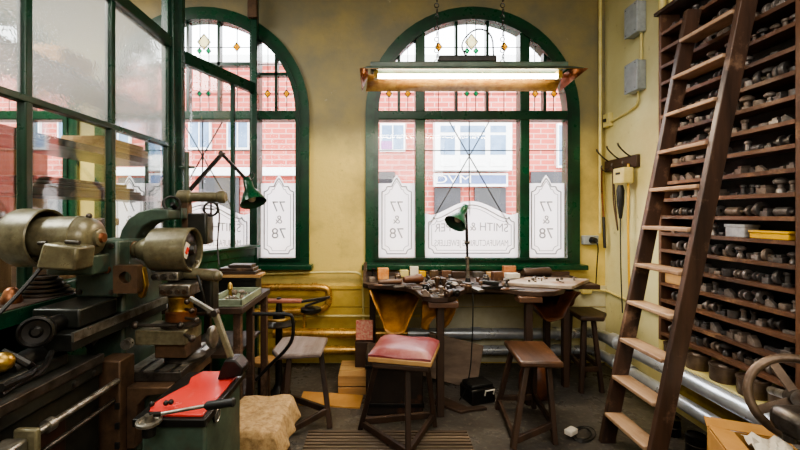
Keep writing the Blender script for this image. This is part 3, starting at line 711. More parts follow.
single(B().bx(XF+.02, XF+.1, 2.77, 2.985, SZ[3]+.001, SZ[3]+.085), 'wooden_block', 'wood_pale_y', 'pale wooden block at the far end of a lower rack shelf behind the ladder', 'block', bevel=.004)
t = thing('plastic_box', 'cloudy plastic box with lid on the rack shelf beside the yellow tin', 'box', (2.18, 2.38, SZ[6]))
build(B().bx(XF+.015, XF+.1, 2.33, 2.46, SZ[6]+.001, SZ[6]+.065), 'box_body', 'clearplastic', t, bevel=.004); build(B().bx(XF+.01, XF+.105, 2.325, 2.465, SZ[6]+.06, SZ[6]+.078), 'lid', 'clearplastic', t, bevel=.003)
t = thing('yellow_tin', 'flat yellow tin lying on the rack shelf beside the plastic box', 'tin', (2.18, 2.18, SZ[6]))
build(B().bx(XF+.015, XF+.1, 2.08, 2.30, SZ[6]+.001, SZ[6]+.035), 'tin_body', 'yellow', t, bevel=.005); build(B().bx(XF+.01, XF+.105, 2.075, 2.305, SZ[6]+.033, SZ[6]+.047), 'lid', 'yellow', t, bevel=.004)
# ledge with pots under the rack
lg = thing('pot_ledge', 'yellow painted ledge above the silver pipes holding round iron pots', 'ledge', (2.1, 2.2, .44))
build(B().bx(2.05, XR-.001, 1.2, 2.98, .447, .467), 'ledge_board', 'cream', lg, bevel=.003)
build(B().bx(2.245, XR-.001, 1.2, 2.98, .12, .447), 'ledge_panel', mat('yellow panel', rgb(206,176,70), rgb(170,140,50), .45), lg)
for k, y in enumerate((2.86, 2.66, 2.46, 2.265, 2.08, 1.89, 1.71)):
    sc = R.uniform(.88, 1.0)
    t = thing('iron_pot', 'round brown iron pot, %s from the far end of the yellow ledge' % ORD[k], 'pot', (2.10, y, .468), 'pots on the yellow ledge')
    build(B().lathe([(.072*sc, 0), (.076*sc, .01), (.076*sc, .085), (.08*sc, .088), (.08*sc, .1), (.068*sc, .1), (.068*sc, .09), (.002, .088)], (2.125, y, .468), seg=24), 'pot_body', 'tin', t)
    build(B().cyl((2.125, y, .553), (2.125, y, .562), .03, .02, 12), 'pot_boss', 'die_b', t)
for k, (x, y) in enumerate(((1.99, 2.72), (1.99, 2.5))):
    t = thing('paint_tin', ('dark tin standing on the floor under the pipes, farther one', 'dark tin standing on the floor under the pipes, nearer one')[k], 'tin', (x, y, 0), 'dark tins under the pipes')
    build(B().lathe([(.055, 0), (.057, .004), (.057, .11), (.06, .113), (.05, .116), (.05, .108), (.002, .108)], (x, y, 0), seg=20), 'tin_body', 'iron', t)
    build(B().torus((x, y, .06), (0,0,1), .0585, .004, 20, 6), 'tin_band', 'dsteel', t)

# ------------------------------------------------------------------ ladder
ld = thing('wooden_ladder', 'tall worn wooden step ladder leaning on the tool rack', 'ladder', (1.75, 2.4, 0))
sl = .2; xb = 1.497; ztop = 2.83
for y, w in ((2.62, .036), (2.2, .036)):
    st = B(); hw = .047
    st.prism([(xb-hw, 0), (xb+hw, 0), (xb+hw+sl*ztop, ztop), (xb-hw+sl*ztop, ztop)], y-w/2, y+w/2)
    build(st, 'stile', 'wood_lad_z', ld, bevel=.004)
for k in range(11):
    z = .205 + .2425*k; x = xb + sl*z
    build(B().bx(x-.066, x+.05, 2.2+.018, 2.62-.018, z-.024, z), 'tread', 'wood_tread', ld, bevel=.005)

# ------------------------------------------------------------------ jeweller's bench
ZT = .90
bench = thing('jewellers_bench', "long dark wooden jeweller's bench with scalloped front edge under the window", 'workbench', (.9, 3.4, 0))
outline = [(-.13, 3.86), (1.86, 3.86), (1.86, 3.34), (1.66, 3.36), (1.55, 3.3), (1.47, 3.16), (1.36, 3.07), (1.22, 3.05), (1.1, 3.1), (1.0, 3.19), (.86, 3.24), (.72, 3.2), (.62, 3.06),
           (.57, 2.93), (.5, 2.86), (.4, 2.85), (.32, 2.9), (.3, 3.0), (.29, 3.12), (.24, 3.24), (.14, 3.32), (.02, 3.36), (-.08, 3.38), (-.13, 3.44)]
build(B().prism(outline, ZT-.042, ZT, 'xy'), 'bench_top', 'wood_dark_x', bench, bevel=.007)
build(B().bx(-.14, 1.84, 3.84, 3.87, ZT, ZT+.035), 'back_board', 'wood_dark_x', bench)
def bleg(x, y, w=.055): return build(B().bx(x-w/2, x+w/2, y-w/2, y+w/2, 0, ZT-.042), 'leg', 'wood_dark_z', bench, bevel=.006)
for x, y in ((.46, 2.96), (1.18, 3.14), (1.62, 3.46), (-.05, 3.70), (1.56, 3.70)): bleg(x, y)
build(B().bx(-.05, 1.72, 3.74, 3.77, ZT-.16, ZT-.045), 'apron', 'wood_dark_x', bench)
build(B().bar((.46, 2.96, ZT-.07), (.46, 3.76, ZT-.07), .05, .055).bar((1.18, 3.14, ZT-.07), (1.18, 3.76, ZT-.07), .05, .055).bar((1.62, 3.46, ZT-.07), (1.62, 3.76, ZT-.07), .05, .055), 'bearer', 'wood_dark_y', bench)
build(B().bx(.36, .58, 2.865, 2.99, ZT-.085, ZT-.042), 'bench_pin_block', 'wood_rack_x', bench, bevel=.008)
build(B().bx(1.08, 1.26, 3.055, 3.17, ZT-.09, ZT-.042), 'bench_pin_block', 'wood_rack_x', bench, bevel=.008)
# bracket at left end
build(B().prism([(3.84, ZT), (3.5, ZT), (3.62, ZT+.03), (3.72, ZT+.1), (3.84, ZT+.13)], -.135, -.105, 'yz'), 'end_bracket', 'wood_dark_y', bench, bevel=.004)
def skin(xa, xb_, yf, yb_, depth, name, m, label=None, skew=0):
    g = []; n = 18
    for j in range(9):
        v = j / 8; row = []
        for i in range(n + 1):
            u = i / n * 2 - 1
            d = depth * (1 - v**1.6 * .75) * (1 - abs(u)**2.4)
            y = yf + (yb_ - yf) * v + .1*(1-abs(u)**2)*(-.3)*(1-v) + skew * u * .08
            row.append((xa + (xb_-xa) * (i/n) + .015*math.sin(7*u+3*v), y, ZT - .045 - d + .006*math.sin(9*u + 4*v)))
        g.append(row)
    o = build(B().sheet(g), name, m, bench, solid=.006)
    if label: o['label'] = label
    return o
skin(-.06, .33, 3.24, 3.72, .33, 'bench_skin', 'leather', 'tan leather skin slung under the first scallop', -1)
skin(1.18, 1.62, 3.2, 3.7, .21, 'bench_skin', 'dleather', 'dark brown leather skin slung under the scallop by the pale board', 1)
g = [[(.33 + .03*j + .06*math.sin(i*1.1)*j*.3, 2.98 + .02*i + .035*math.sin(i*1.7+j), ZT-.045 - .05*i - .0*j) for j in range(5)] for i in range(6)]
build(B().sheet(g), 'bench_skin', 'leather', bench, solid=.006, sub=1)
g = [[(.50 + .035*j, 2.99 + .03*i + .02*math.sin(i*1.7+j), ZT-.045 - .055*i*(1 - .06*j*j) ) for j in range(4)] for i in range(6)]
build(B().sheet(g), 'bench_skin', 'leather', bench, solid=.006, sub=1)
g = [[(1.5 + .045*j, 3.3 + .03*i - .02*math.sin(i*1.2+j*2), ZT-.045 - .05*i*(1-.1*j)) for j in range(5)] for i in range(6)]
build(B().sheet(g), 'bench_skin', 'dleather', bench, solid=.008, sub=1)

# bench lamp
def lamp_shade(b, tip, d, r, L):
    d = V(d).normalized()
    return b.lathe([(r*.28, 0), (r*.34, L*.22), (r*.36, L*.45), (r*.62, L*.62), (r*1.0, L*1.0), (r*1.02, L*1.02), (r*.96, L*1.0), (r*.58, L*.64), (r*.3, L*.5)], tip, d, 22, cap=False)
bp = G(468, 284, ZT) + V((0, 0, .001))
lp = thing('bench_lamp', 'green shaded work lamp on a straight dark stem in the middle of the bench', 'lamp', bp)
build(B().lathe([(.05, 0), (.05, .012), (.025, .02), (.018, .05)], bp, seg=18), 'base', 'iron', lp)
tp = W(466, 206, bp.y)
build(B().cyl(bp + V((0,0,.02)), bp.lerp(tp, .33), .014), 'stem_sleeve', 'steel', lp)
build(B().cyl(bp.lerp(tp, .3), bp.lerp(tp, .55), .0105).cyl(bp.lerp(tp, .5), tp, .013), 'stem', 'iron', lp)
for f in (.33, .53, .98): build(B().cyl(bp.lerp(tp, f) + V((-.02, 0, 0)), bp.lerp(tp, f) + V((.02, 0, 0)), .014, seg=10), 'joint', 'dsteel', lp)
sh = B(); lamp_shade(sh, tp + V((-.005, -.01, .0)), (-.52, -.45, -.72), .092, .2)
build(sh, 'lamp_shade', 'green', lp, solid=.003)
dd = V((-.52, -.45, -.72)).normalized()
build(B().ball(tp + V((-.005,-.01,0)) + dd*.15, .03), 'bulb', 'paper', lp)

build(B().tube([bp + V((.0, -.04, .012)), V((.745, 3.22, ZT+.012)), V((.74, 3.14, ZT+.014)), V((.735, 3.09, ZT-.02)), V((.73, 3.08, .6)), V((.71, 3.09, .2)), V((.64, 3.14, .03))], .0045, 6, 2), 'flex', 'black', lp)
# clutter on the bench
NAMES = []
def onb(px, py): return G(px, py, ZT) + V((0, 0, .001))
def item(name, m, b, label, cat, g='tools and scraps on the bench', **kw): return single(b, name, m, label, cat, g, **kw)
def blk(px, py, w, d, h, rz, name, m, label, cat, bevel=.003):
    p = onb(px, py); rot = Matrix.Rotation(rz, 3, 'Z')
    return item(name, m, B().box(p + V((0,0,h/2)), (w, d, h), rot), label, cat, bevel=bevel)
def lying(px, py, L, r, rz, name, m, label, cat, prof=None):
    p = onb(px, py); d = V((math.cos(rz), math.sin(rz), 0))
    prof = prof or [(r*.8, 0), (r, L*.08), (r, L*.92), (r*.8, L)]
    rm = max(q[0] for q in prof)
    return item(name, m, B().lathe(prof, p + V((0,0,rm)) - d*L/2, d, 14), label, cat)
def stand(px, py, prof, name, m, label, cat, seg=16): return item(name, m, B().lathe(prof, onb(px, py), seg=seg), label, cat)
blk(383, 279, .1, .06, .10, .1, 'orange_box', mat('orange card box', rgb(206,120,50), rgb(230,180,120), .6, scale=25), 'small orange and cream box at the window end of the bench', 'box')
lying(390, 284.5, .2, .022, .2, 'wooden_mallet_handle', 'wood_rack_x', 'brown turned handle lying at the near left of the bench', 'handle')
lying(413, 284, .17, .035, .35, 'leather_mallet_head', 'dleather', 'fat dark barrel shaped mallet head on the left of the bench', 'mallet', [(.022, 0), (.03, .02), (.032, .1), (.04, .12), (.04, .16), (.03, .17)])
for k, (px, py, w, d, h, rz, mm, lb) in enumerate([(404, 276.5, .08, .06, .06, .1, 'cream', 'cream tin box against the window behind the dark mallet head'), (414, 276, .08, .05, .09, 0, 'paper', 'upright pale carton near the window sill'), (422, 276.5, .06, .05, .05, .3, 'yellow', 'small yellow carton against the window'),
    (434, 278, .07, .05, .07, .2, 'tin', 'brown tin box left of the lamp stem'), (446, 277, .09, .06, .06, 0, 'wood_rack_x', 'reddish wooden box beside the lamp base'), (458, 277.5, .12, .06, .055, .1, 'wood_dark_x', 'dark lidded wooden box behind the lamp base'),
    (478, 277, .1, .06, .05, .1, 'die_c', 'black metal box right of the lamp stem'), (492, 277, .1, .05, .045, -.1, 'wood_pale_x', 'pale wooden tray by the window, right of the lamp'), (497, 280, .09, .06, .075, .2, 'wood_rack_x', 'square brown wooden block beside the cream pad'),
    (512, 278, .12, .08, .045, .1, 'paper', 'cream paper pad in front of the dark roll'), (477, 291, .055, .13, .02, .25, 'steel', 'bright steel bench block in front of the lamp'), (372, 281, .05, .12, .03, .1, 'die_b', 'small rusty plate at the left end of the bench')]):
    blk(px, py, w, d, h, rz, 'bench_box' if k not in (10, 11) else 'bench_block', mm, lb, 'box' if k not in (10, 11) else 'block')
blk(509, 276.6, .12, .05, .10, 0, 'brick_block', mat('terracotta block', rgb(176,116,76), rgb(140,88,56), .7), 'orange terracotta block standing by the window sill', 'block')
lying(537, 277, .27, .045, .12, 'fabric_roll', 'wood_dark_x', 'thick dark roll lying at the back right of the bench', 'roll', [(.03, 0), (.042, .02), (.04, .12), (.046, .2), (.044, .26), (.03, .27)])
t = thing('stapler', 'black metal stapler like press in the middle front of the bench', 'tool', onb(492, 289), 'tools and scraps on the bench')
q = onb(492, 289); rot = Matrix.Rotation(.15, 3, 'Z')
build(B().box(q + V((0,0,.012)), (.16, .045, .024), rot), 'base', 'iron', t, bevel=.004); build(B().box(q + V((-.01,0,.045)), (.13, .035, .035), rot @ Matrix.Rotation(.15, 3, 'Y')), 'arm', 'black', t, bevel=.008)
t = thing('ring_stand', 'small brown stand with turned posts near the front lobe of the bench', 'stand', onb(440, 291), 'tools and scraps on the bench')
q = onb(440, 291)
build(B().lathe([(.035, 0), (.035, .012), (.014, .02), (.012, .06), (.022, .075), (.022, .1), (.01, .11)], q + V((-.022, 0, 0)), seg=14), 'post', 'brown_iron', t)
build(B().lathe([(.03, 0), (.03, .01), (.012, .02), (.012, .05), (.02, .07), (.018, .095), (.006, .1)], q + V((.03, .01, 0)), seg=14), 'post', 'brown_iron', t)
for k, (px, py, m_, lb) in enumerate([(468, 291, 'brown_iron', 'squat dark jar in front of the lamp'), (453, 287, 'die_a', 'short grey jar left of the lamp base'), (398, 280, 'tin', 'small tin pot among the cartons at the left'), (486, 282, 'die_c', 'black ink pot right of the lamp')]):
    stand(px, py, [(.024, 0), (.028, .01), (.03, .04), (.022, .05), (.024, .06), (.004, .062)], 'small_jar', m_, lb, 'jar')
KN = [('file', 'needle file', 'file'), ('pliers', 'pair of pliers', 'pliers'), ('graver', 'bulb handled graver', 'graver')]
spots = [(430, 285, .3), (424, 290, -.2), (455, 289.5, .6), (447, 283, .5), (495, 283, .1), (476, 284.5, 2.6), (385, 287, .1), (405, 288, -.1), (500, 288, .2), (512, 291, .05), (455, 293, .9), (428, 294, .4), (470, 286.5, .3), (445, 296, -.3), (436, 281, 2.9)]
places = ['behind the dark mallet head', 'by the first scallop', 'against the lamp base', 'beside the tin box', 'behind the black press', 'right of the lamp base', 'at the front left edge', 'in front of the dark mallet head', 'right of the black press', 'at the front edge by the pale board', 'on the front lobe edge', 'on the left of the front lobe', 'in front of the lamp base', 'at the tip of the front lobe', 'near the window left of the lamp']
for k, ((px, py, rz), pl_) in enumerate(zip(spots, places)):
    q = onb(px, py); d = V((math.cos(rz), math.sin(rz), 0)); nrm = V((-d.y, d.x, 0)); kd = k % 3
    t = thing(KN[kd][0], '%s lying %s on the bench' % (('thin dark ' + KN[kd][1]) if kd != 1 else 'dark steel pliers', pl_), KN[kd][2], q, 'hand tools on the bench')
    if kd == 0:
        build(B().cyl(q - d*.02 + V((0,0,.012)), q + d*.1 + V((0,0,.012)), .006, .003, 8), 'blade', 'dsteel', t); build(B().lathe([(.006, 0), (.012, .01), (.01, .06), (.006, .07)], q - d*.09 + V((0,0,.012)), d, 10), 'handle', 'wood_rack_x', t)
    elif kd == 1:
        for s in (-1, 1):
            build(B().tube([q - d*.09 + nrm*s*.028 + V((0,0,.01)), q - d*.03 + nrm*s*.02 + V((0,0,.01)), q + nrm*s*.004 + V((0,0,.01)), q + d*.05 - nrm*s*.006 + V((0,0,.01))], .006, 6, 1), 'handle', 'dsteel', t)
        build(B().cyl(q, q + V((0,0,.02)), .012, seg=10), 'pivot', 'dsteel', t)
    else:
        build(B().ball(q - d*.04 + V((0,0,.018)), .018), 'handle', 'wood_rack_x', t); build(B().cyl(q - d*.03 + V((0,0,.016)), q + d*.07 + V((0,0,.006)), .005, .002, 6), 'blade', 'dsteel', t)
# small scraps all over the bench, counted from its left end
pts_ = []
EXC = [(383,279,9),(390,284,17),(413,283,13),(404,276,6),(414,275,6),(422,276,5),(434,278,6),(446,277,7),(458,277,8),(478,277,7),(492,277,7),(497,280,8),(477,289,6),(468,283,9),(440,291,8),(492,288,11),(486,282,4),(398,280,4),(453,287,4),(468,291,5),(505,278,12),(372,280,5)]
for _ in range(900):
    px, py = R.uniform(372, 508), R.uniform(274.5, 297)
    if py > 287 and not (426 < px < 456): continue
    if any((px-a)**2 + (1.6*(py-b))**2 < c*c for a, b, c in EXC): continue
    if len(pts_) < 44 and all((px-a)**2 + (2.2*(py-b))**2 < 1e9 and ((px-a)**2 + (2.5*(py-b))**2) > 34 for a, b in pts_): pts_.append((px, py))
pts_.sort()
for k, (px, py) in enumerate(pts_):
    kk = R.choice([1,2,3,5,6,7,8,9,4]); mk = R.choice(['die_a','die_b','die_c','wood_rack_x','wood_dark_x','dsteel','iron'])
    adj.update({'wood_rack_x': 'brown wooden', 'wood_dark_x': 'dark wooden', 'dsteel': 'dark steel', 'iron': 'black iron'})
    nth = (ORD + ['twenty ' + w_ for w_ in ORD[:9]] + ['thirtieth'] + ['thirty ' + w_ for w_ in ORD[:9]] + ['fortieth'] + ['forty ' + w_ for w_ in ORD[:9]])[k]
    die(kk, mk, onb(px, py), R.uniform(.65, 1.1), R.uniform(0, 3), 'small %s %s, %s scrap from the left end of the bench' % (adj[mk], KIND[kk][3], nth), 'small scraps on the bench')
# pale drawing board with bits
bd = B().prism([(1.0, 3.26), (1.06, 3.22), (1.6, 3.14), (1.9, 3.5), (1.34, 3.6), (1.04, 3.5)], ZT+.001, ZT+.026, 'xy')
bd = B().prism([(1.02, 3.3), (1.52, 3.13), (1.84, 3.48), (1.35, 3.6)], ZT+.001, ZT+.028, 'xy')
single(bd, 'drawing_board', mat('whitened board', rgb(176,164,152), rgb(128,106,86), .5, scale=6, wear=rgb(150,100,64)), 'pale worn wooden board lying at the right end of the bench', 'board', bevel=.004)
for k in range(16):
    u, v_ = R.uniform(.25, .85), R.uniform(.2, .8)
    q = (V((1.02,3.3,0)).lerp(V((1.52,3.13,0)), u)).lerp(V((1.35,3.6,0)).lerp(V((1.84,3.48,0)), u), v_) + V((0,0,ZT+.028))
    kk = R.choice([2, 3, 9, 6, 4]); 
    o = die(kk, R.choice(['die_b', 'die_c']), q, R.uniform(.3, .5), R.uniform(0, 3), 'tiny dark metal casting scattered on the pale board', 'tiny castings on the pale board')

# ------------------------------------------------------------------ stools
def stool(label, seat_poly, zs, th, feet, tops, seatm, legm, strh, name='workshop_stool', dish=False, lw=.034):
    c = sum((V((p[0], p[1], 0)) for p in seat_poly), V()) / len(seat_poly)
    t = thing(name, label, 'stool', c)
    build(B().prism(seat_poly, zs-th, zs, 'xy'), 'seat', seatm, t, bevel=.012)
    legs = []
    for f, tp_ in zip(feet, tops):
        f = V((f[0], f[1], 0)); tp_ = V((tp_[0], tp_[1], zs-th+.005)); legs.append((f, tp_))
        build(B().bar(f, tp_, lw, lw, (0,1,0)), 'leg', legm, t, bevel=.004)
    n = len(legs)
    for i in range(n):
        (f0, t0), (f1, t1) = legs[i], legs[(i+1) % n]; h0, h1 = strh[i]
        build(B().bar(f0.lerp(t0, h0/zs), f1.lerp(t1, h1/zs), .024, .04), 'stretcher', legm, t, bevel=.003)
    return t
# centre front stool
fx = [G(513, 449), G(557, 447), G(497, 409)]
stool('brown wooden stool with rectangular worn seat standing before the middle of the bench', [(.925, 2.6), (1.2, 2.58), (1.25, 3.02), (.955, 3.04)], .535, .04,
      [(fx[0].x, fx[0].y), (fx[1].x, fx[1].y+.03), (1.2, 3.08), (fx[2].x, fx[2].y)], [(.99, 2.66), (1.13, 2.66), (1.16, 2.96), (1.0, 2.97)], 'wood_seat', 'wood_dark_z', [(.05, .13), (.12, .12), (.1, .1), (.07, .06)])
# back right stool
stool('dark wooden stool tucked behind the right bench leg by the corner', [(1.70, 3.36), (1.89, 3.34), (2.0, 3.5), (1.98, 3.72), (1.73, 3.73)], .63, .04,
      [(1.69, 3.33), (1.87, 3.34), (1.88, 3.66), (1.74, 3.67)], [(1.76, 3.42), (1.84, 3.42), (1.88, 3.64), (1.76, 3.66)], 'wood_dark_y', 'wood_dark_z', [(.2, .2), (.22, .22), (.2, .2), (.22, .22)])
# grey stool on the left
gx = [G(330, 428), G(285, 436), G(282, 408)]
stool('grey worn wooden stool standing behind the sack-covered stool', [(-.72, 2.72), (-.66, 2.62), (-.38, 2.66), (-.375, 3.0), (-.62, 3.04), (-.72, 3.0)], .57, .035,
      [(gx[0].x, gx[0].y), (gx[1].x, gx[1].y-.05), (gx[2].x-.02, gx[2].y)], [(-.42, 2.9), (-.6, 2.72), (-.64, 3.0)], 'wood_grey', 'wood_dark_z', [(.12, .04), (.1, .14), (.12, .12)])
# red cushion stool
cs = thing('cushioned_stool', 'three-legged stool with faded red leather cushion in the middle of the floor', 'stool', (.15, 2.55, 0))
zs = .665
build(B().prism([(-.04, 2.4), (.3, 2.33), (.4, 2.66), (.03, 2.74)], zs-.1, zs-.06, 'xy'), 'seat', 'wood_dark_x', cs, bevel=.012)
build(B().prism([(-.062, 2.40), (.308, 2.31), (.413, 2.668), (.018, 2.76)], zs-.06, zs-.0285, 'xy'), 'seat_pad_base', 'wood_pale_x', cs, bevel=.006)
q = [V((-.06, 2.405, 0)), V((.305, 2.315, 0)), V((.41, 2.665, 0)), V((.02, 2.755, 0))]
g = []
for j in range(13):
    row = []
    for i in range(13):
        u, v_ = i/12, j/12; p_ = q[0].lerp(q[1], u).lerp(q[3].lerp(q[2], u), v_)
        e = (1 - abs(2*u-1)**4) * (1 - abs(2*v_-1)**4)
        row.append((p_.x, p_.y, zs - .018 + .042*e**.5 + .004*math.sin(9*u)*math.cos(7*v_)))
    g.append(row)
cu = B().sheet(g)
rim = [g[0][i] for i in range(13)] + [g[j][12] for j in range(1, 13)] + [g[12][i] for i in range(11, -1, -1)] + [g[j][0] for j in range(11, 0, -1)]
n = len(rim); cu.add(rim + [(p_[0], p_[1], zs-.028) for p_ in rim], [(i, (i+1) % n, n+(i+1) % n, n+i) for i in range(n)] + [tuple(range(n, 2*n))])
build(cu, 'cushion', 'cushion', cs)
f1, f2, f3 = V((-.125, 2.76, 0)), V((.18, 2.38, .0315)), V((.40, 2.82, 0))
t1, t2, t3 = V((.0, 2.58, zs-.1)), V((.18, 2.43, zs-.1)), V((.32, 2.66, zs-.1))
for f, t_ in ((f1, t1), (f2, t2), (f3, t3)): build(B().bar(f, t_, .034, .04, (0,1,0)), 'leg', 'wood_dark_z', cs, bevel=.004)
for a, b, h0, h1 in ((f1, f3, .09, .11), (f1, f2, .07, .05), (f3, f2, .1, .05)):
    ta = {id(f1): t1, id(f2): t2, id(f3): t3}
    build(B().bar(a.lerp(ta[id(a)], h0/zs), b.lerp(ta[id(b)], h1/zs), .026, .042), 'stretcher', 'wood_dark_y', cs, bevel=.003)
# sack-covered stool
sk = stool('low wooden stool hidden under brown sacking beside the red topped cabinet', [(-.69, 1.77), (-.48, 1.77), (-.475, 2.1), (-.68, 2.1)], .52, .035,
      [(-.66, 1.83), (-.47, 1.83), (-.44, 2.14), (-.7, 2.14)], [(-.63, 1.87), (-.52, 1.87), (-.51, 2.05), (-.62, 2.05)], 'wood_dark_y', 'wood_dark_z', [(.12, .12), (.14, .14), (.12, .12), (.14, .14)])
g = []
for j in range(23):
    row = []
    for i in range(23):
        u, v_ = i/22*2-1, j/22*2-1
        x, y = -.578 + u*.178, 1.925 + v_*.235
        dx = max(0, abs(u) - .72)/.28; dy = max(0, abs(v_) - .80)/.2
        drop = 0
        if v_ < 0: drop += dy*.15*(.75 + .3*math.sin(3.1*u+.6))
        else: drop += dy*.03
        drop += dx*(.11 if u > 0 else .05)
        pull = min(1, dx)*.25
        z = .538 + .006*math.sin(5*u + 3*v_)*math.cos(4*v_ - 2*u) + .004*math.sin(9*u - 11*v_) - drop
        xx = x - (u/abs(u) if u else 0)*pull*.05 + .012*math.sin(11*v_)*dx; yy = y + (.05*min(1, dy) if v_ < 0 else -.02*dy) + .012*math.sin(12*u)*dy
        row.append((xx, yy, max(z, .33)))
    g.append(row)
single(B().sheet(g), 'sacking_cover', 'sack', 'crumpled brown hessian sack draped over the low stool', 'sack', sub=1, solid=.006)

# ------------------------------------------------------------------ floor things in the middle
db = thing('duckboard', 'slatted wooden floor grid in front of the red cushioned stool', 'floor mat', (.05, 2.6, 0))
ya, yb2 = 2.20, 2.70
for k in range(15):
    y = ya + (yb2-ya)*k/14
    build(B().bx(-.47, .6, y-.009, y+.009, .012, .03), 'slat', 'slat', db, bevel=.002)
for x in (-.42, .05, .54): build(B().bx(x-.02, x+.02, ya, yb2, 0, .012), 'bearer', 'iron', db)
ab = thing('anvil_block', 'black timber block with iron bands standing behind the red stool', 'block', (.13, 3.08, 0))
build(B().bx(-.09, .335, 2.95, 3.28, 0, .44), 'block_body', mat('sooty timber', rgb(44,34,28), rgb(24,19,16), .6, scale=6, wear=rgb(96,58,36)), ab, bevel=.015)
for z in (.08, .36): build(B().bx(-.096, .341, 2.944, 3.286, z-.015, z+.015), 'iron_band', 'iron', ab, bevel=.003)
single(B().box((-.12, 3.56, .46), (.15, .07, .17), Matrix.Rotation(-.2, 3, 'X')), 'speckled_carton', 'pinkcard', 'small red speckled carton standing on the plank stack by the gold pipe', 'box', bevel=.004)
cr = thing('plank_crate', 'low crate of pale planks on the floor behind the red stool', 'crate', (-.2, 3.5, 0))
for k in range(3): build(B().bx(-.33, .04, 3.3+.12*k, 3.41+.12*k, .13, .155), 'plank', 'wood_pale_x', cr, bevel=.003)
for z in (.0, .07): build(B().bx(-.33, .04, 3.3, 3.32, z, z+.06), 'plank', 'wood_pale_x', cr, bevel=.003)
build(B().bx(-.33, .04, 3.62, 3.64, 0, .13), 'plank', 'wood_pale_x', cr)
for x in (-.31, .02): build(B().bx(x-.015, x+.015, 3.32, 3.62, 0, .13), 'crate_end', 'wood_pale_z', cr)
single(B().bx(-.2, -.04, 3.48, 3.64, .156, .375), 'plank_stack_block', 'wood_dark_x', 'dark wooden block on the pale crate under the speckled carton', 'block', bevel=.005)
single(B().bx(-.95, -.02, 3.02, 3.36, .0, .012) if 0 else B().prism([(-.62, 3.12), (-.14, 3.06), (-.12, 3.27), (-.62, 3.34)], .0, .012, 'xy'), 'hardboard_sheet', 'card', 'brown sheet of board lying flat on the floor behind the grey stool', 'board')
single(B().box((.66, 3.56, .19), (.5, .02, .38), Matrix.Rotation(-.3, 3, 'X') @ Matrix.Rotation(.25, 3, 'Y')), 'leaning_plank', mat('grey plank', rgb(134,112,92), rgb(96,78,64), .6, stretch=(.3,1,1)), 'grey brown board leaning under the bench behind the toolbox', 'board', bevel=.004)
tb = thing('toolbox', 'black toolbox with white handle on the floor under the bench', 'toolbox', (.78, 3.22, 0))
rot = Matrix.Rotation(.35, 3, 'Z')
build(B().box((.8, 3.22, .06), (.22, .18, .12), rot), 'box_body', 'iron', tb, bevel=.012)
build(B().box((.8, 3.22, .135), (.2, .15, .03), rot), 'lid', 'black', tb, bevel=.01)
pf = V((.8, 3.22, .09)) + rot @ V((.045, -.095, 0))
h = build(B().tube([pf + rot @ V((-.04,0,-.02)), pf + rot @ V((-.04,-.012,.02)), pf + rot @ V((.04,-.012,.02)), pf + rot @ V((.04,0,-.02))], .006, 6), 'handle', 'paper', tb); h['label'] = 'white handle'
single(B().prism([(.42, 3.15), (.62, 2.98), (.66, 3.0), (.83, 3.04), (.81, 3.08), (.68, 3.06), (.52, 3.24)], .0, .02, 'xy'), 'dark_tray', 'wood_dark_x', 'flat dark wooden strip lying on the floor before the toolbox', 'board', bevel=.003)
sk2 = single(B().lathe([(.11, 0), (.135, .04), (.13, .16), (.1, .24), (.05, .28), (.002, .285)], (1.3, 3.3, 0), seg=20), 'dark_bag', 'dleather', 'dark lumpy bag on the floor behind the middle stool', 'bag')
cb = B().tube([G(582 + (14-.16*t)*math.cos(t*.7) + 2*math.sin(t*.23), 434 + (9-.1*t)*math.sin(t*.7), .005+.0003*t) for t in range(40)], .003, 6, 1)
single(cb, 'coiled_cable', 'black', 'thin black cable coiled on the floor near the ladder foot', 'cable')
q = G(571, 438) + V((0, 0, .021))
t = thing('plug_adaptor', 'small white plug lying on the floor by the coiled cable', 'plug', q)
build(B().box(q + V((0,0,.024)), (.085, .05, .034), Matrix.Rotation(.6, 3, 'Z')), 'plug_body', 'paper', t, bevel=.006)
for s in (-1, 1): build(B().box(q + Matrix.Rotation(.6, 3, 'Z') @ V((.052, s*.012, 0)) + V((0,0,.024)), (.02, .006, .006), Matrix.Rotation(.6, 3, 'Z')), 'plug_pin', 'brass', t)

# cardboard box at the lower right
bx = thing('cardboard_box', 'open brown cardboard box with torn flap on the floor at the near right', 'box', (1.72, 1.86, 0))
rz = Matrix.Rotation(-.4, 3, 'Z'); c0 = V((1.735, 1.82, 0))
def cbx(name, c, d, m='card', r=None): return build(B().box(c0 + rz @ V(c), d, rz @ r if r is not None else rz), name, m, bx)
hh = .43
cbx('side_panel', (-.15, 0, hh/2), (.006, .26, hh)); cbx('side_panel', (.15, 0, hh/2), (.006, .26, hh)); cbx('front_panel', (0, -.13, hh/2), (.3, .006, hh)); cbx('back_panel', (0, .13, hh/2), (.3, .006, hh))
cbx('bottom_panel', (0, 0, .005), (.29, .25, .006))
cbx('flap', (-.1, 0, hh+.005), (.10, .26, .005), r=Matrix.Rotation(.12, 3, 'Y')); cbx('flap', (-.02, .15, hh+.02), (.27, .05, .005), r=Matrix.Rotation(.7, 3, 'X'))
pq = []
for j in range(9):
    pq.append([tuple(c0 + rz @ V((-.03 + .165*i/8, -.115 + .22*j/8, hh + .006 + .012*math.sin(1.7*i + 2.1*j) + .008*math.sin(3.1*i - 1.3*j)))) for i in range(9)])
single(B().sheet(pq), 'crumpled_paper', 'paper', 'white paper stuffed in the top of the cardboard box', 'paper', solid=.002)

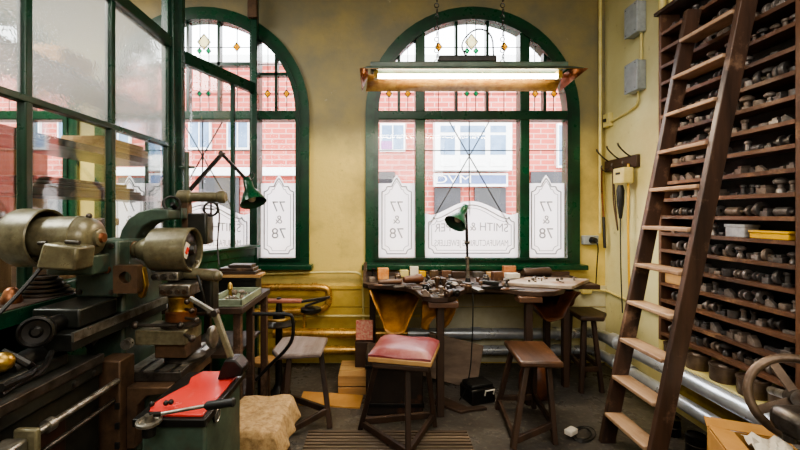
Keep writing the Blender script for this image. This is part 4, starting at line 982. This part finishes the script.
# fly press at the right edge
fp = thing('hand_press', 'dark iron hand press with spoked handwheel at the near right edge', 'press', (1.9, 1.5, 0))
hc = W(799, 399, 1.55)
ax = V((-.45, -.8, .25)).normalized()
build(B().torus(hc, ax, .15, .017, 40, 10), 'handwheel_rim', 'tin', fp)
u_ = ax.cross(V((0,0,1))).normalized(); w_ = ax.cross(u_)
sp = B()
for k in range(4):
    t_ = k*PI/2 + .5; d_ = u_*math.cos(t_) + w_*math.sin(t_); sp.bar(hc + d_*.02, hc + d_*.15, .03, .016, ax)
build(sp, 'handwheel_spokes', 'tin', fp); build(B().cyl(hc - ax*.05, hc + ax*.035, .035), 'handwheel_hub', 'dsteel', fp)
build(B().cyl(hc - ax*.3, hc, .018), 'shaft', 'steel', fp)
pa = W(796, 418, 1.38)
build(B().box(pa + V((.06, 0, -.02)), (.2, .14, .09)), 'head_casting', 'dsteel', fp, bevel=.03)
build(B().cyl(pa + V((-.02, 0, -.08)), pa + V((-.02, 0, -.06)), .02), 'head_bolt', 'dsteel', fp)
build(B().bx(1.62, 1.86, 1.28, 1.62, .0, .06), 'base', 'iron', fp, bevel=.01)
build(B().bar(pa + V((.15, 0, 0)), V((1.72, 1.45, .05)), .14, .14, (0,1,0)), 'pedestal', 'iron', fp, bevel=.03)

# ------------------------------------------------------------------ left: shelf ledge along the partition
ls = thing('glazing_shelf', 'dark shelf with green edge fixed along the left glazed partition', 'shelf', (-1.45, 1.3, 0))
build(B().bx(XP+.032, -1.34, .5, 1.86, 1.12, 1.15), 'shelf_board', 'wood_dark_y', ls, bevel=.004); build(B().bx(-1.34, -1.325, .5, 1.86, 1.09, 1.145), 'shelf_edge', 'dkgreen', ls)
build(B().bx(XP+.032, -1.35, 1.70, 1.73, .0, 1.12), 'bracket', 'dkgreen', ls); build(B().bx(XP+.032, -1.35, .7, .73, .0, 1.12), 'bracket', 'dkgreen', ls)
for k in range(5):
    r_ = .10 - .013*k
    single(B().lathe([(r_*.5, 0), (r_, .004), (r_, .012), (r_*.55, .016), (r_*.5, 0)], (-1.44, 1.73, 1.15+.0165*k), seg=26, cap=False), 'metal_plate', 'dsteel', ('largest dark metal ring at the bottom of the stack under the motor', 'second dark ring up in the stack under the motor', 'middle dark ring of the stack under the motor', 'fourth dark ring up in the stack under the motor', 'smallest dark ring on top of the stack under the motor')[k], 'ring', 'stacked metal rings')
single(B().lathe([(.035, 0), (.037, .01), (.022, .05), (.012, .06), (.002, .062)], (-1.43, 1.56, 1.15), seg=18), 'brown_cone', 'copper', 'small copper brown cone on the shelf in front of the stacked rings', 'cone')
single(B().lathe([(.03, 0), (.03, .02), (.015, .026), (.002, .028)], (-1.42, 1.46, 1.15), seg=18), 'brown_disc', 'copper', 'low copper brown disc at the near end of the shelf', 'disc')

# ------------------------------------------------------------------ left: milling machine with overhead motor
mm = thing('milling_machine', 'olive and green milling machine with large motor, arched casting and slotted table on the left', 'machine', (-1.1, 1.85, 0))
def mp(b, name, m, parent=mm, **kw): return build(b, name, m, parent, **kw)
YM, zm = 1.62, 1.40
mot = mp(B().lathe([(.03,-1.37),(.084,-1.36),(.086,-1.33),(.086,-1.215),(.089,-1.213),(.089,-1.195),(.086,-1.193),(.083,-1.17),(.074,-1.15),(.055,-1.136),(.036,-1.132),(.036,-1.12),(.03,-1.117),(.002,-1.117)], (0,YM,zm), (1,0,0), 40), 'motor', 'olive')
mp(B().lathe([(.06,-1.455),(.112,-1.45),(.118,-1.435),(.118,-1.335),(.114,-1.33),(.108,-1.335),(.108,-1.42),(.03,-1.425)], (0,YM,zm), (1,0,0), 44), 'motor_drum', 'olive', mot)
mp(B().cyl((-1.12,YM,zm), (-1.108,YM,zm), .022, .018), 'shaft_cap', 'copper', mot)
mp(B().cyl((-1.47,YM,zm), (-1.45,YM,zm), .03), 'shaft_cap', 'iron', mot)
mp(B().prism([(-1.262,1.295),(-1.115,1.285),(-1.105,1.375),(-1.235,1.39)], 1.47, 1.57), 'terminal_box', 'olive', mot, bevel=.01)
mp(B().cyl((-1.17,1.50,1.392), (-1.12,1.50,1.388), .008), 'clip', 'dsteel', mot)
mp(B().cyl((-1.29,1.52,1.385), (-1.26,1.52,1.385), .008), 'clip', 'dsteel', mot)
mp(B().ball((-1.17,YM,1.488), .012), 'oiler', 'dsteel', mot)
mp(B().tube([(-1.26,1.5,1.30), (-1.29,1.45,1.22), (-1.30,1.35,1.14), (-1.29,1.2,1.03)], .007, 6, 2), 'motor_cable', 'black', mot)
mp(B().bx(-1.33,-1.14,1.6,1.72,1.25,1.33), 'motor_mount', 'mgreen', bevel=.008)
# columns
mp(B().bx(-1.305,-1.13,1.78,2.1,.0,1.38), 'column', 'mgreen', bevel=.015)
mp(B().bx(-1.29,-1.105,1.70,1.79,1.14,1.385), 'motor_arm', 'mgreen', bevel=.012)
mp(B().cyl((-1.15,1.705,1.26), (-1.15,1.69,1.26), .016), 'boss', 'copper')
pp = lambda x, y, d: (W(x, y, d).x, W(x, y, d).z)
arc = [(118,302),(117,246),(121,230),(128,219),(138,212),(150,209),(168,210),(168,219),(152,221),(143,226),(136,236),(132,252),(131,302)]
mp(B().prism([pp(x, y, 1.9) for x, y in arc], 1.9, 2.02), 'arch_casting', 'mgreen', bevel=.006)
bc = W(128, 277, 1.68)
me = plate([[(bc.x-.05, bc.z-.065), (bc.x+.05, bc.z-.065), (bc.x+.05, bc.z+.05), (bc.x-.05, bc.z+.05)], [(bc.x+.026*math.cos(k*PI/12), bc.z+.026*math.sin(k*PI/12)) for k in range(24)]], 1.66, 1.70, 'bearing_block')
put(me, 'bearing_block', M['brown_iron'], mm, bevel=.004)
mp(B().prism([pp(x, y, 1.72) for x, y in ((139,266),(144,268),(147,285),(143,298),(139,296))], 1.71, 1.74), 'ochre_lever', 'brass', bevel=.003)
# spindle head
YS, zq = 1.86, 1.33
hd = mp(B().lathe([(.035,-1.2),(.037,-1.12),(.03,-1.118),(.045,-1.1),(.06,-1.07),(.065,-1.04),(.098,-1.035),(.102,-1.02),(.102,-.86),(.098,-.855),(.09,-.86),(.09,-1.0),(.03,-1.0)], (0,YS,zq), (1,0,0), 36, cap=False), 'spindle_guard', 'olive')
mp(B().lathe([(.03,-1.21),(.039,-1.205),(.039,-1.13),(.03,-1.125)], (0,YS,zq), (1,0,0), 24), 'spindle_collar', 'copper', hd)
mp(B().lathe([(.0015,-.95),(.07,-.95),(.086,-.93),(.086,-.88),(.06,-.875),(.03,-.872),(.02,-.85),(.0015,-.85)], (0,YS,zq), (1,0,0), 30), 'pulley', 'iron', hd)
mp(B().bar((-.872,YS-.06,zq-.03), (-.868,YS-.03,zq+.03), .045, .003, (1,0,0)), 'warning_plate', 'paper', hd)
mp(B().bar((-.868,YS-.05,zq-.015), (-.866,YS-.035,zq+.012), .02, .003, (1,0,0)), 'warning_mark', 'red', hd)
mp(B().cyl(W(178,272,1.88), W(216,276,1.84), .028, .026).ball(W(217,276,1.84), .026), 'lever_arm', 'olive')
mp(B().bx(-1.02,-.9,1.80,1.9,1.195,1.235), 'clamp_block', 'steel', bevel=.005)
for x in (-1.0,-.96,-.92): mp(B().cyl((x,1.80,1.215), (x,1.78,1.215), .012, seg=8), 'clamp_bolt', 'dsteel')
# top fittings
a, b = W(157,208,2.08), W(187,219,2.08)
vs = mp(B().bx(a.x, b.x, 2.03, 2.13, b.z, a.z), 'top_block', 'mgreen', bevel=.006)
mp(B().bx(a.x+.01, a.x+.1, 2.0, 2.03, b.z, b.z+.04), 'jaw', 'brown_iron', vs, bevel=.003)
a = W(186,197,2.1)
mp(B().lathe([(.03,-.04),(.036,-.035),(.036,.02),(.03,.025),(.026,.03),(.026,.17),(.033,.175),(.033,.2),(.024,.21),(.002,.21)], a, (1,0,0), 24), 'overarm_tube', 'olive')
mp(B().bx(a.x-.015, a.x+.02, 2.08, 2.13, 1.32, a.z+.03), 'riser', 'brown_iron', bevel=.004)
mp(B().cyl((a.x-.01,2.13,a.z), (a.x-.01,2.13,a.z+.24), .012).cyl((a.x-.05,2.13,a.z+.16), (a.x+.03,2.13,a.z+.16), .007, seg=8), 'upright_screw', 'mgreen')
wc = W(211,209,2.06)
wh = mp(B().torus(wc, (.5,-.8,0), .034, .006, 24, 7).bar(wc+V((0,0,-.034)), wc+V((0,0,.034)), .008, .006, (0,1,0)).bar(wc+V((-.03,-.015,0)), wc+V((.03,.015,0)), .008, .006), 'small_handwheel', 'iron')
wc = W(172,204,2.0)
mp(B().torus(wc, (.6,-.7,.3), .038, .007, 24, 7).cyl(wc, wc+V((0,.05,-.03)), .012), 'small_handwheel', 'iron')
mp(B().bx(-.97,-.87,2.03,2.12,1.34,1.50), 'feed_box', 'mdark', bevel=.01)
mp(B().tube([W(217,203,2.1), W(220,215,2.1), W(217,245,2.1), W(219,265,2.05)], .004, 6, 2), 'feed_cable', 'black')
for x, z in ((-1.265,1.36),(-1.13,1.36),(-1.265,1.165),(-1.13,1.165)): mp(B().cyl((x,1.702,z), (x,1.69,z), .011, seg=6), 'hexagon_bolt', 'dsteel')
for x, z in ((-1.165,1.25),(-1.19,1.33)): mp(B().cyl((x,1.9,z), (x,1.885,z), .01, seg=6), 'hexagon_bolt', 'dsteel')
mp(B().bx(-1.02,-.80,1.93,2.02,1.0,1.22), 'rear_casting', 'mdark', bevel=.012)
mp(B().bx(-1.0,-.88,1.88,1.96,1.235,1.26), 'head_plate', 'dsteel', bevel=.004)
for k in range(5): mp(B().cyl((-1.0+.035*k,1.9,1.262), (-1.0+.035*k,1.9,1.275+.01*(k%2)), .009, seg=6), 'hexagon_bolt', 'steel')
mp(B().tube([(-.84,1.85,1.23), (-.8,1.8,1.18), (-.79,1.82,1.1), (-.82,1.9,1.04)], .006, 6, 2), 'coolant_hose', 'black')
for k in range(3): mp(B().cyl((-.86,1.79-.0*k,1.03+.04*k), (-.80-.02*k,1.76,1.03+.04*k), .007, seg=8).ball((-.80-.02*k,1.76,1.03+.04*k), .013), 'clamp_lever', 'dsteel')
mp(B().lathe([(.05,0),(.054,.005),(.054,.02),(.044,.026),(.02,.026)], (-.84,2.0,.88), (1,0,.1), 24), 'cross_dial', 'steel')
mp(B().cyl((-1.19,1.72,1.0), (-1.19,1.64,.96), .02), 'locking_screw', 'dsteel')
# rail (slide arm)
mp(B().bx(-1.24,-1.10,1.44,2.08,1.0,1.062), 'slide_arm', 'mdark', bevel=.004)
mp(B().bx(-1.106,-1.094,1.44,2.08,1.035,1.068), 'graduated_edge', 'steel')
mp(B().bx(-1.3,-1.12,1.5,1.72,1.066,1.14), 'slide_saddle', 'mdark', bevel=.008)
# tool post stack
cx_, cy_ = -.905, 1.84
mp(B().bx(-1.085,-.85,1.72,2.1,.775,.815), 'slotted_table', 'dsteel', bevel=.003)
for x in (-1.02,-.955,-.89): mp(B().bx(x-.009,x+.009,1.72,2.1,.8152,.817), 'table_slot', 'black')
for x0_, x1_ in ((-1.083,-1.031),(-1.009,-.966),(-.944,-.901),(-.879,-.85)): mp(B().bx(x0_,x1_,1.722,2.098,.8155,.822), 'table_land', 'steel')
mp(B().lathe([(.09,0),(.09,.012),(.075,.02),(.06,.03)], (cx_,cy_+.04,.822), seg=28), 'swivel_base', 'dsteel')
mp(B().bx(cx_-.09,cx_+.05,cy_-.06,cy_+.1,.852,.92), 'lower_slide', 'brown_iron', bevel=.006)
mp(B().bx(cx_-.16,cx_+.06,cy_-.09,cy_+.08,.92,.985), 'upper_slide', 'olive', bevel=.005)
mp(B().lathe([(.085,0),(.085,.012),(.06,.02),(.06,.03)], (cx_,cy_,.985), seg=26), 'post_base', 'dsteel')
mp(B().lathe([(.066,0),(.066,.04),(.055,.045)], (cx_,cy_,1.013), seg=26), 'copper_collar', 'copper')
mp(B().lathe([(.055,0),(.05,.02),(.056,.06),(.05,.07)], (cx_,cy_,1.055), seg=26), 'brass_collar', 'brass')
tpb = mp(B().box((cx_,cy_,1.155), (.14,.13,.055)), 'tool_holder', 'steel', bevel=.006)
for k in range(4): mp(B().cyl((cx_-.05+.033*k,cy_-.066,1.15), (cx_-.05+.033*k,cy_-.074,1.15), .011, seg=10), 'holder_screw', 'dsteel', tpb)
for p0, p1 in (((-1.08,1.78,1.0), (-.86,1.74,1.01)), ((-.88,1.78,.97), (-.80,1.72,.96)), ((-.86,1.86,1.03), (-.78,1.84,1.04))):
    mp(B().cyl(p0, p1, .008, seg=8).ball(p0, .018).ball(p1, .016), 'ball_handle', 'dsteel')
mp(B().cyl((-1.075,1.7,.94), (-1.075,1.73,.94), .022), 'dial', 'steel')
# knee
mp(B().bx(-1.14,-1.045,1.62,1.72,.50,.90), 'knee_face', 'brown_iron', bevel=.006)
for z in (.56,.64,.72): mp(B().bx(-1.062,-1.046,1.612,1.6195,z-.012,z+.012), 'knee_slot', 'black')
mp(B().bx(-1.06,-.86,1.73,2.06,.73,.775), 'table_web', 'brown_iron', bevel=.006)
mp(B().prism([(-1.045,.775),(-.87,.775),(-.87,.75),(-.96,.74),(-1.0,.70),(-1.01,.52),(-1.045,.52)], 1.66, 1.72), 'knee_bracket', 'brown_iron', bevel=.004)
mp(B().bx(-1.12,-1.0,1.74,2.02,.50,.77), 'knee_body', 'mgreen', bevel=.012)

# ------------------------------------------------------------------ left: lathe in the near corner
la = mm
def lpz(b, name, m, **kw): return build(b, name, m, la, **kw)
lpz(B().bx(-1.315,-1.10,.55,1.60,.86,.935), 'bed', 'mdark', bevel=.006)
lpz(B().bx(-1.115,-1.094,.55,1.60,.905,.94), 'bed_way', 'dsteel', bevel=.003)
lpz(B().bx(-1.31,-1.115,.55,1.6,.45,.86), 'bed_apron', 'mdark', bevel=.004)
lpz(B().bx(-1.114,-1.108,1.16,1.42,.5,.78), 'cover_plate', mat('dark red brown panel', rgb(60,36,28), rgb(34,22,18), .4), bevel=.002)
lpz(B().bx(-1.115,-1.09,1.10,1.15,.50,.87), 'bed_rib', 'mgreen', bevel=.004)
lpz(B().bx(-1.31,-1.1,.55,1.6,.0,.45), 'pedestal', 'mgreen', bevel=.01)
lpz(B().cyl((-1.055,.6,.82), (-1.055,1.62,.82), .012), 'feed_rod', 'steel')
lpz(B().cyl((-1.055,1.27,.82), (-1.055,1.295,.82), .022), 'rod_collar', 'steel')
lpz(B().bx(-1.07,-1.0,1.17,1.19,.72,.865), 'rod_bracket', 'olive', bevel=.006)
lpz(B().bx(-1.09,-1.02,1.04,1.17,.80,.845), 'rod_bracket_arm', 'steel', bevel=.01)
c1 = W(38, 331, 1.36)
lpz(B().lathe([(.02,-.012),(.05,-.01),(.052,.0),(.052,.03),(.045,.034),(.038,.024),(.02,.022),(.012,.03),(.002,.03)], c1, (.45,-.85,.1), 30), 'black_handwheel', 'iron')
lpz(B().cyl(c1 + V((-.02,.03,0)), W(60, 322, 1.5), .03), 'wheel_shaft', 'iron')
lpz(B().cyl(W(5, 371, 1.3), W(50, 349, 1.5), .035, .038).cyl(W(50, 349, 1.5), W(80, 338, 1.62), .045, .02), 'tailstock_barrel', 'black')
lpz(B().bx(-1.31,-1.16,1.2,1.5,.935,.98), 'tailstock_base', 'mdark', bevel=.006)
lpz(B().bx(-1.29,-1.2,1.12,1.34,.981,1.03), 'slide_block', 'mdark', bevel=.01)
for y in (.95, 1.1, 1.45, 1.55): lpz(B().cyl((-1.11,y,.88), (-1.09,y,.88), .012, seg=6), 'hexagon_bolt', 'dsteel')
lpz(B().tube([W(0,395,1.12), W(20,382,1.2), W(42,372,1.3), W(52,352,1.4)], .01, 7, 1), 'oil_pipe', 'iron')
lpz(B().cyl((-1.07,.6,.74), (-1.07,1.62,.74), .009), 'feed_rod', 'dsteel')
lpz(B().tube([W(3, 352, 1.25), W(25, 362, 1.25), W(38, 371, 1.28), W(0, 388, 1.1)], .012, 8, 1), 'bent_lever', 'iron')
lpz(B().ball(W(3, 362, 1.22), .03), 'lever_ball', 'brass')

# ------------------------------------------------------------------ green cabinet with red top
gc = thing('machine_cabinet', 'green machine cabinet with red enamel top and long handled lever', 'cabinet', (-.7, 1.45, 0))
def gp(b, name, m, parent=gc, **kw): return build(b, name, m, parent, **kw)
ZR = .85
gp(B().bx(-.77,-.56,1.30,1.63,0,ZR-.035), 'cabinet_body', 'mgreen', bevel=.01)
gp(B().bx(-.785,-.55,1.275,1.66,ZR-.035,ZR-.008), 'cabinet_rim', 'iron', bevel=.004)
gp(B().prism([(-.71,1.29),(-.566,1.29),(-.566,1.645),(-.72,1.645),(-.74,1.58),(-.72,1.52),(-.75,1.44),(-.77,1.36),(-.745,1.30)], ZR-.008, ZR, 'xy'), 'red_top', 'red', bevel=.002)
r0 = W(160, 414, 1.26); r1 = W(205, 406, 1.26); r2 = W(235, 402, 1.26)
lv = gp(B().cyl(r0, r1, .0055, .006), 'lever', 'steel'); gp(B().lathe([(.008,0),(.014,.008),(.013,.08),(.015,.09),(.01,.095)], r1, r2-r1, 16), 'lever_grip', 'black', lv)
dl = W(149, 424, 1.24)
gp(B().lathe([(.03,0),(.037,.004),(.037,.012),(.03,.014),(.028,.008),(.014,.01),(.012,.03),(.002,.03)], dl, (0.02,-.05,1), 30), 'dial_wheel', 'steel')
gp(B().cyl(dl + V((0,0,-.035)), dl, .02).cyl(dl + V((0,0,.03)), r0, .008), 'dial_shaft', 'iron')
for p_ in ((152,404),(166,403),(171,402)): gp(B().ball(W(p_[0], p_[1], 1.33), .009), 'knob', 'iron')
bdg = V((-.56, 1.375, .805))
bo = gp(B().lathe([(.022,0),(.024,.003),(.024,.006),(.019,.008),(.002,.008)], bdg, (1,0,0), 24), 'badge', 'iron')
bx_ = bdg.x + .009
gp(B().torus((bx_, bdg.y, bdg.z), (1,0,0), .02, .0025, 24, 6).bar((bx_, bdg.y-.008, bdg.z-.01), (bx_, bdg.y+.006, bdg.z+.012), .004, .003, (1,0,0)).bar((bx_, bdg.y+.003, bdg.z-.01), (bx_, bdg.y+.01, bdg.z+.008), .004, .003, (1,0,0)), 'badge_mark', 'steel', bo)
# jointed arm clamped on the cabinet
ja = thing('jointed_arm', 'jointed metal arm in a black clamp on the back corner of the red top', 'arm', (-.59, 1.6, ZR))
q = [W(x, y, 1.60) for x, y in ((222,382),(246,378),(247,371),(240,363),(229,363),(225,372))]
zo = ZR + .002 - min(p_.z for p_ in q)
build(B().prism([(p_.x, p_.z+zo) for p_ in q], 1.55, 1.63), 'clamp', 'iron', ja, bevel=.005)
e0 = W(234, 366, 1.59); e1 = W(215, 313, 1.62); e2 = W(190, 298, 1.66)
build(B().bar(e0, e1, .024, .02, (0,1,0)), 'lower_arm', 'olive', ja, bevel=.004); build(B().bar(e1, e2, .018, .016, (0,1,0)), 'upper_arm', 'steel', ja, bevel=.003)
for e in (e0, e1): build(B().cyl(e + V((0,-.016,0)), e + V((0,.016,0)), .014), 'joint', 'dsteel', ja)

# ------------------------------------------------------------------ left bench by the angled screen, its trays and the arm lamp
wb2 = thing('side_bench', 'narrow dark bench with wooden posts by the angled green screen', 'workbench', (-1.0, 2.65, 0))
build(B().bx(-1.3,-.80,2.36,2.98,.90,.94), 'bench_top', 'wood_dark_y', wb2, bevel=.005)
for x, y in ((-.84,2.40),(-.835,2.62),(-1.24,2.42),(-1.24,2.92),(-.83,2.92)): build(B().bx(x-.022,x+.022,y-.022,y+.022,0,.90), 'leg', 'wood_lad_z', wb2, bevel=.003)
for z in (.3,.62): build(B().bx(-1.24,-.86,2.42,2.92,z,z+.02), 'bench_shelf', 'wood_dark_y', wb2)
tyx0, tyx1, tyy0, tyy1 = -1.02, -.81, 2.38, 2.78
tray = single(B().bx(tyx0,tyx1,tyy0,tyy1,.941,.95).bx(tyx0,tyx1,tyy0,tyy0+.012,.95,.985).bx(tyx0,tyx1,tyy1-.012,tyy1,.95,.985).bx(tyx0,tyx0+.012,tyy0,tyy1,.95,.985).bx(tyx1-.012,tyx1,tyy0,tyy1,.95,.985), 'metal_tray', mat('grey green tray', rgb(150,160,140), rgb(110,118,100), .4), 'grey green tray of small parts on the narrow side bench', 'tray', bevel=.003)
tps = [(-.97,2.44),(-.92,2.5),(-.87,2.44),(-.95,2.58),(-.88,2.58),(-.97,2.68),(-.9,2.7),(-.85,2.68)]
pos_ = ['near inner corner', 'near middle', 'near outer corner', 'inner middle', 'outer middle', 'far inner corner', 'far middle', 'far outer corner']
for k, (x, y) in enumerate(tps):
    die(R.choice([1,2,4,6,9]), R.choice(['die_b','die_a']), (x, y, .952), R.uniform(.5,.7), R.uniform(0,3), 'small metal part lying at the %s of the grey green tray' % pos_[k], 'parts in the grey green tray')
single(B().lathe([(.03,0),(.03,.012),(.012,.02),(.01,.06),(.017,.07),(.012,.1),(.003,.11)], (-.915,2.39+.06,.975) if 0 else (-.935,2.53,.952), seg=14), 'brass_figure', 'brass', 'small brass finial standing in the grey green tray', 'finial')
t = thing('black_box', 'black metal tool box at the back of the side bench behind the tray', 'box', (-1.0, 2.88, .94))
build(B().bx(-1.12,-.86,2.81,2.96,.941,1.03), 'box_body', 'iron', t, bevel=.006); build(B().bx(-1.125,-.855,2.805,2.965,1.02,1.045), 'lid', 'iron', t, bevel=.006)
for k, (xa, xb2, z) in enumerate([(-1.14,-.83,1.046),(-1.10,-.86,1.068),(-1.12,-.88,1.09),(-1.06,-.9,1.112)]):
    single(B().bx(xa,xb2,2.80+.01*k,2.95,z,z+.02), 'file_board', ['wood_pale_x','wood_dark_x','wood_lad_x','wood_dark_x'][k], ['lowest pale board of the stack on the black box', 'second dark board of the stack on the black box', 'third brown board of the stack on the black box', 'short dark board on top of the stack on the black box'][k], 'board', 'boards stacked on the black box', bevel=.002)
for k in range(6):
    x, y = -1.24+.075*(k % 3), 2.45+.16*(k//3)
    die([2,1,4,0,3,2][k], ['die_b','die_a','die_c'][k % 3], (x, y, .941), 1.1, k*.7, ('rusty upright punch', 'grey forming roll', 'black domed stake', 'rusty ring die', 'grey die block', 'black upright punch')[k] + ' on the side bench, on the partition side of the tray', 'tooling beside the grey green tray')
# arm lamp
al = thing('arm_lamp', 'green shaded desk lamp on a dark folding arm before the left window', 'lamp', (-1.28, 2.72, .94))
l0 = W(190, 190, 2.72); l1 = W(222, 154, 2.72); l2 = W(247, 180, 2.72)
build(B().cyl((l0.x, 2.72, 1.0), l0, .012).lathe([(.05,0),(.05,.02),(.02,.03)], (l0.x, 2.72, 1.032)), 'stem', 'iron', al)
build(B().bar(l0, l1, .022, .03, (0,1,0)), 'lower_arm', 'iron', al, bevel=.003); build(B().bar(l1, l2, .02, .026, (0,1,0)), 'upper_arm', 'iron', al, bevel=.003)
for e in (l1, l2): build(B().cyl(e + V((0,-.02,0)), e + V((0,.02,0)), .018), 'joint', 'dsteel', al)
sh = B(); lamp_shade(sh, l2 + V((0,-.01,.01)), (.34,-.3,-.89), .085, .185); build(sh, 'lamp_shade', 'green', al, solid=.003)
build(B().ball(l2 + V((.05,-.055,-.125)), .028), 'bulb', 'paper', al)
build(B().tube([l2 + V((0,0,.02)), l2 + V((.04,0,.06)), l2 + V((.06,-.02,.03)), l2 + V((.03,-.03,-.02))], .004, 6, 2), 'flex', 'black', al)

# polishing spindle beside the grey stool
YQ = 3.3
pz = thing('wheel_press', 'black pedestal press with a pinkish wooden lever wheel behind the grey stool', 'press', (-.76, YQ, 0))
c_ = W(279, 304, YQ); cxq = c_.x
build(B().lathe([(.10,0),(.10,.02),(.05,.05),(.03,.1),(.028,.55),(.05,.6),(.05,.68)], (cxq, YQ, 0), seg=20), 'pedestal', 'iron', pz)
build(B().lathe([(.13,0),(.135,.012),(.1,.02),(.05,.04),(.04,.1)], (cxq, YQ, .58), seg=28), 'lower_wheel', 'dsteel', pz)
build(B().torus((cxq, YQ, .64), (0,0,1), .11, .012, 30, 7), 'guard_ring', 'brass', pz)
build(B().cyl((cxq, YQ, .66), (cxq, YQ, .8), .03, .02), 'hub', 'iron', pz)
build(B().bar(W(259,301,YQ), W(302,301,YQ), .05, .035), 'lever_handle', 'pinkwood', pz, bevel=.012); build(B().cyl(W(258,296,YQ), W(258,304,YQ), .03), 'lever_knob', 'iron', pz)
build(B().bar(W(300,302,YQ), W(330,297,YQ-.02), .03, .02).bar(W(305,306,YQ), W(326,299,YQ), .03, .018), 'jaw', 'dsteel', pz, bevel=.004)
build(B().lathe([(.06,0),(.085,.015),(.085,.04),(.05,.05)], W(311,313,YQ), seg=20), 'cup', 'iron', pz)
single(B().tube([W(253,314,2.5), W(288,314,2.5), W(293,316,2.5), W(293.5,338,2.5), W(286,350,2.5), W(270,365,2.5), W(256,380,2.5)], .011, 8, 2), 'bent_rod', 'iron', 'bent black iron rod crossing in front of the pedestal press', 'rod')
t = thing('round_stand', 'low round topped wooden stand on the floor left of the grey stool', 'stand', (-.8835, 3.1, 0))
q_ = G(264, 396, 0); q_ = V((-.8835, 3.1, 0))
build(B().lathe([(.085,0),(.09,.01),(.09,.03),(.085,.035)], q_ + V((0,0,.335)), seg=24), 'stand_top', 'wood_pale_x', t); build(B().lathe([(.06,0),(.06,.02),(.05,.05),(.045,.335)], q_, seg=16), 'stand_post', 'wood_dark_z', t)

# ------------------------------------------------------------------ light
w = bpy.data.worlds.new('overcast'); SC.world = w; w.use_nodes = True
bg = w.node_tree.nodes['Background']; bg.inputs[0].default_value = (.93,.97,1,1); bg.inputs[1].default_value = 8
def area(name, loc, rot, sx, sy, e, col):
    l = bpy.data.lights.new(name, 'AREA'); l.shape = 'RECTANGLE'; l.size = sx; l.size_y = sy; l.energy = e; l.color = col
    o = bpy.data.objects.new(name, l); COL.objects.link(o); o.location = loc; o.rotation_euler = rot; return o
sun = bpy.data.lights.new('soft_sun', 'SUN'); sun.energy = 5; sun.angle = math.radians(60); sun.color = (.97,.98,1)
so_ = bpy.data.objects.new('soft_sun', sun); COL.objects.link(so_); so_.rotation_euler = (math.radians(-42), 0, math.radians(8)); so_.location = (0, 9, 9)
area('ceiling_fill', (.2, .9, 3.9), (0, 0, 0), 2.5, 1.4, 68, (1,.93,.82))  # unseen fill panel added overhead to lift the room
area('rear_fill', (.3, -1.6, 2.9), (math.radians(70), 0, 0), 2.6, 1.2, 75, (1,.94,.86))  # unseen fill added behind the camera
area('passage_fill', (-3.6, 1.6, 3.8), (0, 0, 0), 2.0, 2.0, 360, (1,.96,.9))  # unseen fill added over the passage to brighten the obscure glass
area('tube_light', (.69, YL, 2.47), (0, 0, 0), 1.4, .05, 30, (1,.82,.55))
sc = SC
sc.view_settings.view_transform = 'AgX'; sc.view_settings.look = 'AgX - Medium High Contrast'; sc.view_settings.exposure = 0.2
sc.cycles.use_denoising = True
sc.cycles.max_bounces = 8; sc.cycles.diffuse_bounces = 4; sc.cycles.glossy_bounces = 3; sc.cycles.transmission_bounces = 6; sc.cycles.transparent_max_bounces = 16
sc.cycles.caustics_reflective = False; sc.cycles.caustics_refractive = False
sc.cycles.sample_clamp_indirect = 6
